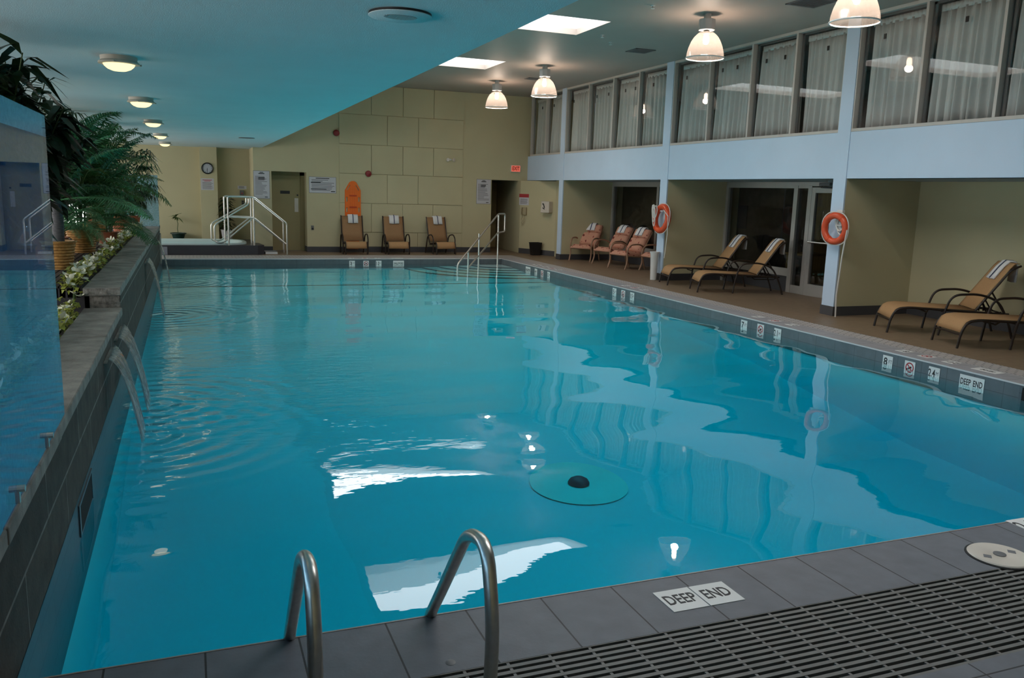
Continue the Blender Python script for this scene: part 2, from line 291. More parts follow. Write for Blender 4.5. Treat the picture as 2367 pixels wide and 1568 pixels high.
# ------------------------------------------------------------------ mesh helpers
class MB:
    def __init__(s): s.v = []; s.f = []; s.mi = []; s.cur = 0
    def add(s, vs, fs):
        o = len(s.v); s.v += [tuple(v) for v in vs]; s.f += [tuple(i+o for i in f) for f in fs]; s.mi += [s.cur]*len(fs); return s
    def box(s, x0, x1, y0, y1, z0, z1, mtx=None):
        vs = [Vector((x, y, z)) for z in (z0, z1) for y in (y0, y1) for x in (x0, x1)]
        if mtx: vs = [mtx @ v for v in vs]
        return s.add(vs, [(0, 2, 3, 1), (4, 5, 7, 6), (0, 1, 5, 4), (2, 6, 7, 3), (0, 4, 6, 2), (1, 3, 7, 5)])
    def quad(s, a, b, c, d): return s.add([a, b, c, d], [(0, 1, 2, 3)])
    def tube(s, pts, r, seg=8, closed=False, caps=True, rr=None):
        pts = [Vector(p) for p in pts]; n = len(pts)
        tang = []
        for i in range(n):
            if closed: t = pts[(i+1) % n]-pts[i-1]
            elif i == 0: t = pts[1]-pts[0]
            elif i == n-1: t = pts[-1]-pts[-2]
            else: t = (pts[i+1]-pts[i]).normalized()+(pts[i]-pts[i-1]).normalized()
            tang.append(t.normalized() if t.length > 1e-9 else Vector((0, 0, 1)))
        up = Vector((0, 0, 1)) if abs(tang[0].z) < .9 else Vector((1, 0, 0))
        u = tang[0].cross(up).normalized(); vs = []
        for i in range(n):
            t = tang[i]; u = (u - t*u.dot(t)); u = u.normalized() if u.length > 1e-6 else t.orthogonal().normalized()
            w = t.cross(u); ra = rr[i] if rr else r
            vs += [pts[i]+(u*math.cos(2*PI*k/seg)+w*math.sin(2*PI*k/seg))*ra for k in range(seg)]
        fs = []
        for i in range(n if closed else n-1):
            j = (i+1) % n
            for k in range(seg): fs.append((i*seg+k, i*seg+(k+1) % seg, j*seg+(k+1) % seg, j*seg+k))
        if caps and not closed: fs += [tuple(range(seg-1, -1, -1)), tuple((n-1)*seg+k for k in range(seg))]
        return s.add(vs, fs)
    def lathe(s, prof, seg=24, c=(0, 0, 0), mtx=None):
        vs = []; n = len(prof)
        for (r, z) in prof:
            for k in range(seg):
                v = Vector((r*math.cos(2*PI*k/seg), r*math.sin(2*PI*k/seg), z))
                if mtx: v = mtx @ v
                vs.append(v+Vector(c))
        fs = []
        for i in range(n-1):
            for k in range(seg): fs.append((i*seg+k, i*seg+(k+1) % seg, (i+1)*seg+(k+1) % seg, (i+1)*seg+k))
        if prof[0][0] > 1e-4: fs.append(tuple(range(seg-1, -1, -1)))
        if prof[-1][0] > 1e-4: fs.append(tuple((n-1)*seg+k for k in range(seg)))
        return s.add(vs, fs)
    def prism(s, poly, h0, h1, mtx=None):
        """Polygon in XY extruded from z=h0 to h1."""
        n = len(poly); vs = [Vector((x, y, h0)) for x, y in poly]+[Vector((x, y, h1)) for x, y in poly]
        if mtx: vs = [mtx @ v for v in vs]
        return s.add(vs, [tuple(range(n-1, -1, -1)), tuple(range(n, 2*n))]+[(i, (i+1) % n, (i+1) % n+n, i+n) for i in range(n)])
    def sheet(s, rows, thick=0.0):
        """rows: list of rows of points -> grid surface, given a thickness along z of the face normal later."""
        n = len(rows[0]); vs = [Vector(p) for r in rows for p in r]; fs = []
        for i in range(len(rows)-1):
            for k in range(n-1): fs.append((i*n+k, i*n+k+1, (i+1)*n+k+1, (i+1)*n+k))
        return s.add(vs, fs)
    def build(s, name, mat, parent=None, origin=(0, 0, 0), smooth=True, bevel=0.0, solid=0.0, angle=35, subsurf=0):
        me = bpy.data.meshes.new(name); o3 = Vector(origin)
        me.from_pydata([tuple(Vector(v)-o3) for v in s.v], [], s.f)
        mats = mat if isinstance(mat, (list, tuple)) else [mat]
        for m_ in mats: me.materials.append(m_)
        if len(mats) > 1: me.polygons.foreach_set('material_index', s.mi)
        bm = bmesh.new(); bm.from_mesh(me); bmesh.ops.remove_doubles(bm, verts=bm.verts, dist=1e-5)
        bmesh.ops.recalc_face_normals(bm, faces=bm.faces) if solid == 0 else None
        bm.to_mesh(me); bm.free()
        if smooth:
            me.polygons.foreach_set('use_smooth', [True]*len(me.polygons))
            me.set_sharp_from_angle(angle=math.radians(angle))
        me.update()
        o = bpy.data.objects.new(name, me); COL.objects.link(o)
        if parent: o.parent = parent
        else: o.location = o3
        if solid:
            md = o.modifiers.new('thickness', 'SOLIDIFY'); md.thickness = solid; md.offset = 0
        if bevel:
            md = o.modifiers.new('edges', 'BEVEL'); md.width = bevel; md.segments = 2; md.limit_method = 'ANGLE'; md.angle_limit = math.radians(40)
        if subsurf:
            md = o.modifiers.new('soft', 'SUBSURF'); md.levels = subsurf; md.render_levels = subsurf
        return o

def arc(c, r, a0, a1, n, ax=(1, 0, 0), ay=(0, 0, 1)):
    c = Vector(c); ax = Vector(ax); ay = Vector(ay)
    return [c+ax*(r*math.cos(a0+(a1-a0)*i/n))+ay*(r*math.sin(a0+(a1-a0)*i/n)) for i in range(n+1)]

def rounded(pts, r, n=5):
    """Polyline with its inner corners rounded."""
    pts = [Vector(p) for p in pts]; out = [pts[0]]
    for i in range(1, len(pts)-1):
        a, b, c = pts[i-1], pts[i], pts[i+1]
        d1 = (a-b); d2 = (c-b); k = min(r, d1.length*.45, d2.length*.45)
        p, q = b+d1.normalized()*k, b+d2.normalized()*k
        for j in range(n+1):
            t = j/n; out.append(p*(1-t)**2+b*2*t*(1-t)+q*t*t)
    out.append(pts[-1]); return out

def thing(name, label, cat, loc=(0, 0, 0), rz=0.0, group=None):
    o = bpy.data.objects.new(name, None); COL.objects.link(o); o.empty_display_size = .1
    o.location = loc; o.rotation_euler = (0, 0, rz); o['label'] = label; o['category'] = cat
    if group: o['group'] = group
    return o

def tag(o, label, cat, group=None, kind=None):
    o['label'] = label; o['category'] = cat
    if group: o['group'] = group
    if kind: o['kind'] = kind
    return o

def struct(o, label=None):
    o['kind'] = 'structure'
    if label: o['label'] = label
    return o

def dup(root, loc=None, rz=None, label=None, group=None):
    def cp(o, par):
        c = o.copy(); COL.objects.link(c)
        if par: c.parent = par
        for ch in list(o.children): cp(ch, c)
        return c
    r = cp(root, None)
    if loc is not None: r.location = loc
    if rz is not None: r.rotation_euler = (0, 0, rz)
    if label: r['label'] = label
    if group: r['group'] = group
    return r

def text_mb(s, size, bold=0.0, sx=1.0):
    """Lettering as a mesh in the XY plane, centred on the origin."""
    cu = bpy.data.curves.new('lettering', 'FONT'); cu.body = s; cu.size = size; cu.align_x = 'CENTER'; cu.align_y = 'CENTER'
    cu.extrude = .0006; cu.offset = bold; cu.resolution_u = 3
    ob = bpy.data.objects.new('lettering', cu); COL.objects.link(ob)
    dg = bpy.context.evaluated_depsgraph_get(); dg.update()
    me = bpy.data.meshes.new_from_object(ob.evaluated_get(dg))
    mb = MB(); mb.add([(v.co.x*sx, v.co.y, v.co.z) for v in me.vertices], [tuple(p.vertices) for p in me.polygons])
    bpy.data.objects.remove(ob); bpy.data.curves.remove(cu); bpy.data.meshes.remove(me)
    return mb

def place(mb, mtx):
    mb.v = [tuple(mtx @ Vector(v)) for v in mb.v]; return mb

# frames of the picture planes: local X along the reading direction, local Y up the sign, local Z out of the face
def frame(loc, kind):
    if kind == 'south': R3 = Matrix(((1, 0, 0), (0, 0, -1), (0, 1, 0)))          # faces -y
    elif kind == 'west': R3 = Matrix(((0, 0, -1), (-1, 0, 0), (0, 1, 0)))         # faces -x
    elif kind == 'up': R3 = Matrix(((1, 0, 0), (0, 1, 0), (0, 0, 1)))             # flat, read from -y
    elif kind == 'upE': R3 = Matrix(((0, -1, 0), (1, 0, 0), (0, 0, 1)))           # flat, read from +x
    elif kind == 'upN': R3 = Matrix(((-1, 0, 0), (0, -1, 0), (0, 0, 1)))          # flat, read from +y
    return Matrix.Translation(Vector(loc)) @ R3.to_4x4()

# ------------------------------------------------------------------ key dimensions (metres)
XL, XR, YN, YF = -.60, 7.75, 3.08, 20.65         # pool edges
YW = 22.83                                        # far wall
ZC, ZS = 4.46, 2.70                               # main ceiling and soffit
XB = 9.30                                         # face of the blue beam
ZB0, ZB1 = 2.10, 2.79                             # beam
XK = 10.80                                        # back of the alcoves
PIERS = [(20.28, 20.53), (15.10, 15.37), (10.04, 10.30), (4.85, 5.12)]
SKY = [(2.7, 6.37, 2.9, 4.2), (2.7, 6.37, 7.6, 8.9), (2.7, 6.37, 12.32, 13.6), (2.7, 6.37, 17.03, 18.36)]  # the first two are added out of view for their light

# ------------------------------------------------------------------ shell
b = MB()
b.box(8.43, 13.5, -3.0, 26.0, -.2, 0)                       # brown deck by the alcoves
b.box(-6.0, 8.43, 21.75, 26.0, -.2, 0)                      # and along the far wall
struct(b.build('floor', M['deck'], smooth=False))
b = MB(); b.box(-6.0, 8.43, -3.0, 2.08, -.2, 0)
struct(b.build('trim_1', M['cop_dark'], smooth=False), 'dark tiled deck at the near end of the pool')
b = MB(); b.box(XL-.4, XR+.37, 2.66, YN, -.10, 0)
struct(b.build('trim_2', M['cop_dark'], smooth=False), 'charcoal coping tiles along the near end')
b = MB(); b.box(XR, XR+.37, YN, YF+.28, -.10, 0)
struct(b.build('trim_3', M['cop_grey'], smooth=False), 'grey coping tiles on the lounger side')
b = MB(); b.box(XL-.4, XR, YF, YF+.28, -.10, 0)
struct(b.build('trim_4', M['cop_grey_x'], smooth=False), 'grey coping tiles along the far end')
b = MB(); b.box(XR+.37, 8.43, 2.66, 21.75, -.2, -.001); b.box(-6.0, XR+.37, YF+.28, 21.75, -.2, -.001)
struct(b.build('trim_5', M['grate_pale'], smooth=False), 'pale slotted overflow strip around the pool')
# bright nosing on the coping edges
b = MB(); b.box(XR-.006, XR+.004, YN, YF, -.014, .003); b.box(XL, XR, YF-.006, YF+.004, -.014, .003)
struct(b.build('trim_6', pbr('nosing_strip', (.62, .61, .60), .22, spec=.8), smooth=False), 'bright nosing strip on the coping edge')
b = MB(); b.box(XL, XR, YN-.004, YN+.004, -.012, .002)
struct(b.build('trim_7', pbr('nosing_strip_near', (.34, .30, .26), .35), smooth=False), 'thin nosing strip on the near coping edge')

# pool basin: waterline tile bands and plaster shell
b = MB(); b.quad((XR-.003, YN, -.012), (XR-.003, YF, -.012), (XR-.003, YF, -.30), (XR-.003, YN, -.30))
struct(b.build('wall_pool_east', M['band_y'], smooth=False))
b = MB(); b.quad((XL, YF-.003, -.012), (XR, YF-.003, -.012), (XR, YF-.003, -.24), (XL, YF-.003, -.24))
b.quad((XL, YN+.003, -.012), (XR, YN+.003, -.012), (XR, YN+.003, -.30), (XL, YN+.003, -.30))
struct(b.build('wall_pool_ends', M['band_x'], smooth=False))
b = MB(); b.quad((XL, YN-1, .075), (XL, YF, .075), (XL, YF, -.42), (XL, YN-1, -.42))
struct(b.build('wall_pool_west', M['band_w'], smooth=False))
prof = [(YF, -.25), (18.6, -.265), (17.5, -.285), (14.0, -.40), (10.0, -.63), (6.9, -1.03), (5.2, -1.12), (YN, -1.12)]
b = MB()
b.sheet([[(XL-.03, y, z), (XR+.03, y, z)] for y, z in prof])
b.quad((XL-.02, YN, -1.2), (XL-.02, YF, -1.2), (XL-.02, YF, -.38), (XL-.02, YN, -.38))
b.quad((XR+.01, YN, -1.2), (XR+.01, YF, -1.2), (XR+.01, YF, -.28), (XR+.01, YN, -.28))
b.quad((XL, YN-.01, -1.2), (XR, YN-.01, -1.2), (XR, YN-.01, -.28), (XL, YN-.01, -.28))
b.quad((XL, YF+.01, -.4), (XR, YF+.01, -.4), (XR, YF+.01, -.2), (XL, YF+.01, -.2))
struct(b.build('pool_basin', M['pool'], smooth=False))
b = MB(); b.box(XL, XR, 17.42, 17.50, -.287, -.281)
struct(b.build('trim_8', M['pool_line'], smooth=False), 'dark tile line across the pool bottom')
# corner steps, each a quarter round with a dark nosing
def quarter(r, n=26): return [(XR, YF)]+[(XR-r*math.cos(PI/2*i/n), YF-r*math.sin(PI/2*i/n)) for i in range(n+1)]
stp = thing('pool_steps', 'curved pale corner steps with dark nosings under the steel handrail', 'steps', (XR, YF, -.25))
radii = [2.65, 2.2, 1.78, 1.36, .92]
for i, r in enumerate(radii):
    zt = -.240+.020*i
    b = MB(); b.prism(quarter(r), -.30, zt); b.build('step', M['pool_step'], stp, (XR, YF, -.25), smooth=False)
    b = MB(); n = 40
    b.sheet([[(XR-(r+d)*math.cos(PI/2*k/n), YF-(r+d)*math.sin(PI/2*k/n), zt+.0015) for k in range(n+1)] for d in (0, -.05)])
    b.sheet([[(XR-(r+.003)*math.cos(PI/2*k/n), YF-(r+.003)*math.sin(PI/2*k/n), z_) for k in range(n+1)] for z_ in (zt+.001, zt-.019)])
    b.build('nosing', M['pool_line'], stp, (XR, YF, -.25), smooth=False)

b = MB(); b.box(XL-.015, XR+.015, YN-.015, YF+.015, -1.3, WZ)
tag(b.build('pool_water', M['water'], smooth=False), 'clear blue rippling water filling the swimming pool', 'water', kind='stuff')

dr = thing('main_drain', 'dark domed drain in a pale round patch on the pool bottom', 'drain', (3.44, 6.87, -1.03))
b = MB(); sl = (1.03-.63)/(10-6.9)
zf = lambda y: -1.03+(y-6.9)*(.40/3.1) if y > 6.9 else -1.03-(6.9-y)*(.09/1.7)
for rr_ in (0.0, .2, .35, .48): b.v += [(3.44+rr_*math.cos(2*PI*k/40), 6.87+rr_*math.sin(2*PI*k/40), zf(6.87+rr_*math.sin(2*PI*k/40))+.012) for k in range(40)]
b.f += [(i*40+k, i*40+(k+1) % 40, i*40+40+(k+1) % 40, i*40+40+k) for i in range(3) for k in range(40)]; b.mi = [0]*len(b.f)
b.build('drain_patch', M['drainring'], dr, (3.44, 6.87, -1.03), smooth=False)
b = MB(); b.lathe([(.105, .012), (.105, .03), (.085, .06), (.05, .078), (0, .085)], 24); b.build('drain_dome', M['drain'], dr)

# far wall with two door openings, panelled middle bay
def wallbox(b, x0, x1, z0, z1): b.box(x0, x1, YW, YW+.2, z0, z1)
b = MB()
D1 = (2.07, 2.97, 2.11); D2 = (8.20, 9.02, 2.085)
wallbox(b, 1.62, D1[0], 0, ZC); wallbox(b, D1[0], D1[1], D1[2], ZC); wallbox(b, D1[1], D2[0], 0, ZC)
wallbox(b, D2[0], D2[1], D2[2], ZC); wallbox(b, D2[1], 10.8, D2[2], ZC)
b.box(D1[0]-.2, D1[0], YW+.2, YW+.6, 0, D1[2]+.2); b.box(D1[1], D1[1]+.2, YW+.2, YW+.6, 0, D1[2]+.2); b.box(D1[0], D1[1], YW+.2, YW+.6, D1[2], D1[2]+.2)
b.box(1.62, 1.82, YW+.2, 24.4, 0, ZS)                          # return of the spa recess
b.box(-6, .335, 24.35, 24.55, 0, ZC); b.box(.77, 1.7, 24.35, 24.55, 0, ZC)
b.box(.335, .77, 24.0, 24.55, 0, ZC)                        # pier with the clock
struct(b.build('wall_far', M['yellow'], smooth=False))
b = MB(); zr = [4.46, 3.685, 2.895, 2.12, 1.333, .543, .012]; x0, x1, pw = 3.83, 7.36, .8725
for i in range(6):
    xs = [x0+pw*k for k in range(5)] if i % 2 == 0 else [x0, x0+1.5*pw, x0+2.5*pw, x1-.5*pw+.44]
    if i % 2: xs = [x0, x0+1.5*pw, x0+2.5*pw, x0+4*pw]
    for a, c in zip(xs[:-1], xs[1:]): b.box(a+.007, c-.007, YW-.024, YW+.01, max(zr[i+1], .145)+.007, zr[i]-.007)
struct(b.build('trim_9', M['yellow'], smooth=False, bevel=.003), 'raised wall panels of the far wall')
# corridor behind the second opening and the slanting wall beside it
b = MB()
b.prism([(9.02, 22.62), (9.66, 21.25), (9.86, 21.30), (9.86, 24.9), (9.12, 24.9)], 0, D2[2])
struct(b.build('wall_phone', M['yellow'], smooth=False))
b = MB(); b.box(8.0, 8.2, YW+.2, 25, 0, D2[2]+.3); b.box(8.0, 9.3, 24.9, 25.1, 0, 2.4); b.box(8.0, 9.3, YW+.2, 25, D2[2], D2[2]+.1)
struct(b.build('wall_corridor', pbr('corridor_shade', (.20, .17, .10), .8), smooth=False))  # darker copy of the wall yellow, corridor shade put into the colour
# baseboards
b = MB(); bb = .145
for a, c in ((1.62, D1[0]), (D1[1], D2[0])): b.box(a, c, YW-.014, YW, 0, bb)
b.box(D1[1]-.012, D1[1], YW, YW+.45, 0, bb); b.box(1.606, 1.62, YW, 24.35, 0, bb)
for a, c, y in ((-6, .335, 24.35), (.77, 1.62, 24.35)): b.box(a, c, y-.014, y, 0, bb)
struct(b.build('baseboard_far', M['base'], smooth=False))
b = MB(); d = Vector((9.66-9.02, 21.25-22.62, 0)).normalized(); nrm = Vector((d.y, -d.x, 0)); nrm = nrm if nrm.x < 0 else -nrm
P0, P1 = Vector((9.02, 22.62, 0)), Vector((9.66, 21.25, 0))
b.prism([tuple((P0+nrm*.012)[:2]), tuple((P1+nrm*.012)[:2]), tuple(P1[:2]), tuple(P0[:2])], 0, bb)
struct(b.build('baseboard_phone', M['base'], smooth=False))

# soffit over the planter side and its fascia, main ceiling with skylight wells
b = MB(); b.box(-6, 1.85, -3, 24.55, ZS, ZS+.06)
struct(b.build('ceiling_soffit', M['soffit'], smooth=False))
b = MB(); b.box(1.79, 1.85, -3, YW, ZS+.001, ZC+.3)
struct(b.build('wall_fascia', M['ceil'], smooth=False))
b = MB(); ys = [-3]+[v for s in SKY for v in s[2:]]+[YW+.2]
for i in range(0, len(ys), 2): b.box(1.85, 13.5, ys[i], ys[i+1], ZC, ZC+.1)
for s in SKY: b.box(1.85, s[0], s[2], s[3], ZC, ZC+.1); b.box(s[1], 13.5, s[2], s[3], ZC, ZC+.1)
struct(b.build('ceiling', M['ceil'], smooth=False))
sky_lab = ['frosted skylight hidden above the near deck', 'frosted skylight over the deep end of the pool', 'bright skylight over the middle of the pool, larger of the two in view', 'bright skylight by the far wall, smaller of the two in view']
for s, lb in list(zip(SKY, sky_lab)):
    c = ((s[0]+s[1])/2, (s[2]+s[3])/2, ZC)
    t = thing('skylight', lb, 'skylight', c)
    b = MB(); h = .34
    b.box(s[0]-.03, s[0], s[2]-.03, s[3]+.03, ZC+.1, ZC+h); b.box(s[1], s[1]+.03, s[2]-.03, s[3]+.03, ZC+.1, ZC+h)
    b.box(s[0], s[1], s[2]-.03, s[2], ZC+.1, ZC+h); b.box(s[0], s[1], s[3], s[3]+.03, ZC+.1, ZC+h)
    b.build('shaft', M['white'], t, c, smooth=False)
    b = MB(); b.box(s[0]-.03, s[1]+.03, s[2]-.03, s[3]+.03, ZC+h, ZC+h+.02); b.build('diffuser', M['sky'], t, c, smooth=False)

# planter side: window wall, end glazing
b = MB(); XWL = -4.6
b.box(XWL-.2, XWL, -3, 24.55, 0, .85); b.box(XWL-.2, XWL, -3, 24.55, 2.35, ZS)
for k in range(10): y = -3+k*2.9; b.box(XWL-.2, XWL, y, y+.35, .85, 2.35)
struct(b.build('wall_left', M['yellow'], smooth=False))
b = MB(); b.box(XWL-.16, XWL-.15, -3, 24.55, .85, 2.35)
struct(b.build('window_15', M['day'], smooth=False))
b = MB(); b.box(-3.95, -2.45, 24.325, 24.345, .25, 1.15)
struct(b.build('window_16', M['day'], smooth=False))
b = MB()
for x in (-3.95, -3.2, -2.45): b.box(x-.03, x+.03, 24.29, 24.35, .2, 1.2)
b.box(-3.98, -2.42, 24.29, 24.35, 1.12, 1.2); b.box(-3.98, -2.42, 24.29, 24.35, .2, .27)
struct(b.build('trim_10', M['frame_dk'], smooth=False))
b = MB(); b.box(-6, 13.5, -3.2, -3, 0, ZC+.3); struct(b.build('wall_near', M['yellow'], smooth=False))

# ------------------------------------------------------------------ lounger side: piers, beam, alcoves, windows
b = MB(); b.box(XB, XB+.25, -3, YW, ZB0, ZB1); struct(b.build('wall_beam', M['blue'], smooth=False, bevel=.006))
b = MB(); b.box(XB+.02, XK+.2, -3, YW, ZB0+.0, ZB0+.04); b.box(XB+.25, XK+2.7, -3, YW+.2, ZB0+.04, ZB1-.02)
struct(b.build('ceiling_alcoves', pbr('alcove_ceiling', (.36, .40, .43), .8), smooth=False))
for i, (y0, y1) in enumerate(PIERS):
    b = MB(); b.box(XB-.012, XB+.015, y0, y1, 0, ZB0); b.box(XB-.012, XB+.14, y0, y1, ZB1, ZC); b.box(XB-.012, XB+.0, y0, y1, ZB0, ZB1)
    struct(b.build('wall_pier', M['blue'], smooth=False))
    b = MB(); b.box(XB+.015, XK+.3, y0+.002, y1-.002, 0, ZB0)
    struct(b.build('wall_partition', M['yellow'], smooth=False))
    b = MB(); b.box(XB-.024, XB+.1, y0-.012, y1+.012, 0, bb); b.box(XB+.1, XK, y0-.009, y0+.006, 0, bb); b.box(XB+.1, XK, y1-.006, y1+.009, 0, bb)
    struct(b.build('baseboard_pier', M['base'], smooth=False))
b = MB(); b.box(XK, XK+.2, -3, PIERS[2][0]+.05, 0, ZB0); struct(b.build('wall_alcove', M['yellow'], smooth=False))
b = MB(); b.box(XK-.012, XK, -3, PIERS[2][0]-.01, 0, bb+.02); struct(b.build('baseboard_alcove', M['base'], smooth=False))
b = MB(); b.box(XB+.1, XK, 20.53, 20.6, 0, ZB0); b.box(9.6, XK, 21.2, 21.4, 0, ZB0); struct(b.build('wall_corner', M['yellow'], smooth=False))
# dark rooms behind the storefronts
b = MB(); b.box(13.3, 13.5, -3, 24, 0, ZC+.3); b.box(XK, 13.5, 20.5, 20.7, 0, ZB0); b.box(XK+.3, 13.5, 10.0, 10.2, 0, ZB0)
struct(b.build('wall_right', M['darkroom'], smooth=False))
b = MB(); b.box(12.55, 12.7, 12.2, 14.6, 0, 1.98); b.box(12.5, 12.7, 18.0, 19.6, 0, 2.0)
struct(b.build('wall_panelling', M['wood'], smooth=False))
# storefront glazing
def storefront(name, y0, y1, posts, panes, door=None):
    r = bpy.data.objects.new(name, None); COL.objects.link(r); r.location = (XK, (y0+y1)/2, 0); r['kind'] = 'structure'; O = tuple(r.location)
    b = MB()
    b.box(XK-.03, XK+.06, y0, y1, 2.02, ZB0)
    for a, c in posts: b.box(XK-.04, XK+.08, a, c, 0, 2.03)
    for a, c, z in panes: b.box(XK-.03, XK+.06, a, c, z-.15, z); b.box(XK-.03, XK+.06, a, c, 1.98, 2.03)
    b.build('window_frame', M['alu'], r, O, smooth=False, bevel=.004)
    for a, c, z in panes:
        b = MB(); b.box(XK+.005, XK+.013, a, c, z, 1.985); b.build('pane', M['pane_dk'], r, O, smooth=False)
        if z > .2: b = MB(); b.box(XK-.005, XK+.03, a, c, 0, z-.15); b.build('kick_panel', M['base'], r, O, smooth=False)
    return r
storefront('window_11', 15.37, 20.28, [(15.37, 15.44), (17.86, 17.95), (20.2, 20.28)], [(15.44, 17.86, .45), (17.95, 20.2, .45)])
storefront('window_12', 10.30, 15.10, [(12.84, 12.95), (12.46, 12.56), (15.02, 15.10), (10.30, 11.6)], [(12.95, 15.02, .45), (12.56, 12.84, .15)])
r = bpy.data.objects.new('door_1', None); COL.objects.link(r); r.location = (XK, 12.0, 0); r['kind'] = 'structure'; O = (XK, 12.0, 0)
b = MB(); b.box(XK-.035, XK+.03, 11.6, 11.68, .0, 2.0); b.box(XK-.035, XK+.03, 12.36, 12.46, 0, 2.0); b.box(XK-.035, XK+.03, 11.68, 12.36, 0, .22); b.box(XK-.035, XK+.03, 11.68, 12.36, 1.9, 2.0)
b.build('door_frame', M['alu'], r, O, smooth=False, bevel=.004)
b = MB(); b.box(XK-.003, XK+.006, 11.68, 12.36, .22, 1.9); b.build('pane', M['pane_dk'], r, O, smooth=False)
b = MB(); b.tube([(XK-.04, 12.40, 1.0), (XK-.09, 12.38, 1.0), (XK-.09, 11.66, 1.0), (XK-.04, 11.64, 1.0)], .016); b.build('push_bar', M['steel'], r, O)
t = thing('door_closer', 'dark door closer arm above the glass door in the alcove', 'door closer', (XK-.06, 12.1, 2.04))
b = MB(); b.box(XK-.10, XK-.045, 11.95, 12.22, 2.025, 2.085); b.build('closer_body', M['ventgrey'], t, (XK-.06, 12.1, 2.04), smooth=False, bevel=.008)
b = MB(); b.tube([(XK-.07, 12.17, 2.02), (XK-.19, 12.05, 1.995), (XK-.06, 11.9, 1.985)], .011); b.build('closer_arm', M['ventgrey'], t, (XK-.06, 12.1, 2.04))
# things in the dark room
t = thing('side_table', 'small dark table standing behind the alcove storefront glass', 'table', (11.6, 13.35, 0))
b = MB(); b.box(-.35, .35, -.3, .3, .68, .72); b.build('tabletop', M['wood'], t, smooth=False, bevel=.005)
for sx in (-.3, .3):
    for sy in (-.25, .25): b = MB(); b.box(sx-.025, sx+.025, sy-.025, sy+.025, 0, .68); b.build('leg', M['wood'], t, smooth=False)
b = MB(); b.box(12.46, 12.49, 16.6, 17.4, 1.05, 1.6); tag(b.build('notice_board', pbr('dim_blue_board', (.03, .03, .055), .6), None, (12.47, 17, 1.05), smooth=False), 'dim blue notice board behind the glass of the armchair alcove', 'board')

# upper windows: one bay between each pair of piers; frame, panes and clips belong to the window, each curtain is a thing
BAYS = [([22.66, 21.57, 20.53], 'far-wall bay', [(.62, 0), (.35, 0)]), ([20.28, 18.98, 17.71, 16.51, 15.37], 'bay above the floral armchairs', [(.25,), (.75, .25), (.4, .8), (.45,)]),
        ([15.10, 13.84, 12.58, 11.43, 10.30], 'bay above the storefront door', [(.3,), (.62, .25), (.72, .28), (.6,)]), ([10.04, 8.86, 7.67, 6.45, 5.12], 'bay above the blank alcove', [(.35,), (.5,), (.5,), (.5,)])]
XG = XB+.06; z0, z1 = ZB1, ZC-.03
ordn = ['first', 'second', 'third', 'fourth']
wn = 0
for ys, bay, clips in BAYS:
    wn += 1
    r = bpy.data.objects.new('window_%d' % wn, None); COL.objects.link(r); O = (XG, (ys[0]+ys[-1])/2, z0); r.location = O; r['kind'] = 'structure'
    b = MB(); b.box(XB-.004, XG+.03, ys[-1], ys[0], z0, z0+.045); b.box(XB+.0, XG+.03, ys[-1], ys[0], z1-.015, ZC)
    for y in ys: b.box(XB-.0, XG+.03, max(y-.022, ys[-1]), min(y+.022, ys[0]), z0+.045, z1-.015)
    b.build('window_frame', M['frame_w'], r, O, smooth=False, bevel=.003)
    b = MB()
    for y in ys[:-1]: b.box(XG+.03, XG+.05, y-.075, y-.022, z0+.045, z1-.015)
    b.box(XG+.03, XG+.05, ys[-1], ys[0], z1-.05, z1-.015)
    b.build('shade_strip', M['frame_dk'], r, O, smooth=False)  # dark strips paint the shaded gap beside and above each curtain
    for k in range(len(ys)-1):
        a, c = ys[k+1]+.028, ys[k]-.028
        b = MB(); b.box(XG, XG+.006, a, c, z0+.045, z1-.015); b.build('pane', M['pane'], r, O, smooth=False)
        for f in clips[k]:
            if f: yy = c-(c-a)*f; b = MB(); b.box(XG-.008, XG, yy-.022, yy+.022, z1-.37, z1-.30); b.build('clip', M['acr_dark'], r, O, smooth=False)
        # curtain: pleated sheet hung from a heading near the top
        b = MB(); rows = []; nn = 110; cw = c-a-.055
        ph = [rnd.uniform(0, 6) for _ in range(4)]
        for iz in range(9):
            tz = iz/8; zz = z0+.04+(z1-.13-z0-.04)*tz; row = []
            for iy in range(nn+1):
                u = iy/nn; y = a+.0+cw*u
                amp = .022+.026*(1-tz)
                x = XG+.105+amp*(math.sin(u*cw*46+ph[0]+1.5*math.sin(u*7+ph[1]))+.5*math.sin(u*cw*83+ph[2]))+.012*math.sin(3*u+ph[3]+2*tz)
                row.append((x, y, zz))
            rows.append(row)
        b.sheet(rows)
        lab = 'sheer grey curtain, %s pane of the %s' % (ordn[k], bay)
        ct = thing('sheer_curtain', lab, 'curtain', (XG+.1, (a+c)/2, z0+.04), 0, 'curtains behind the upper windows')
        b.build('drape', M['curtain'], ct, (XG+.1, (a+c)/2, z0+.04), solid=.004, angle=180)
        b = MB(); nn2 = 60
        b.sheet([[(XG+.095+.008*math.sin(i*1.7), a+cw*i/nn2, zz) for i in range(nn2+1)] for zz in (z1-.15, z1-.06)])
        b.build('heading', M['curtain'], ct, (XG+.1, (a+c)/2, z0+.04), solid=.006, angle=180)

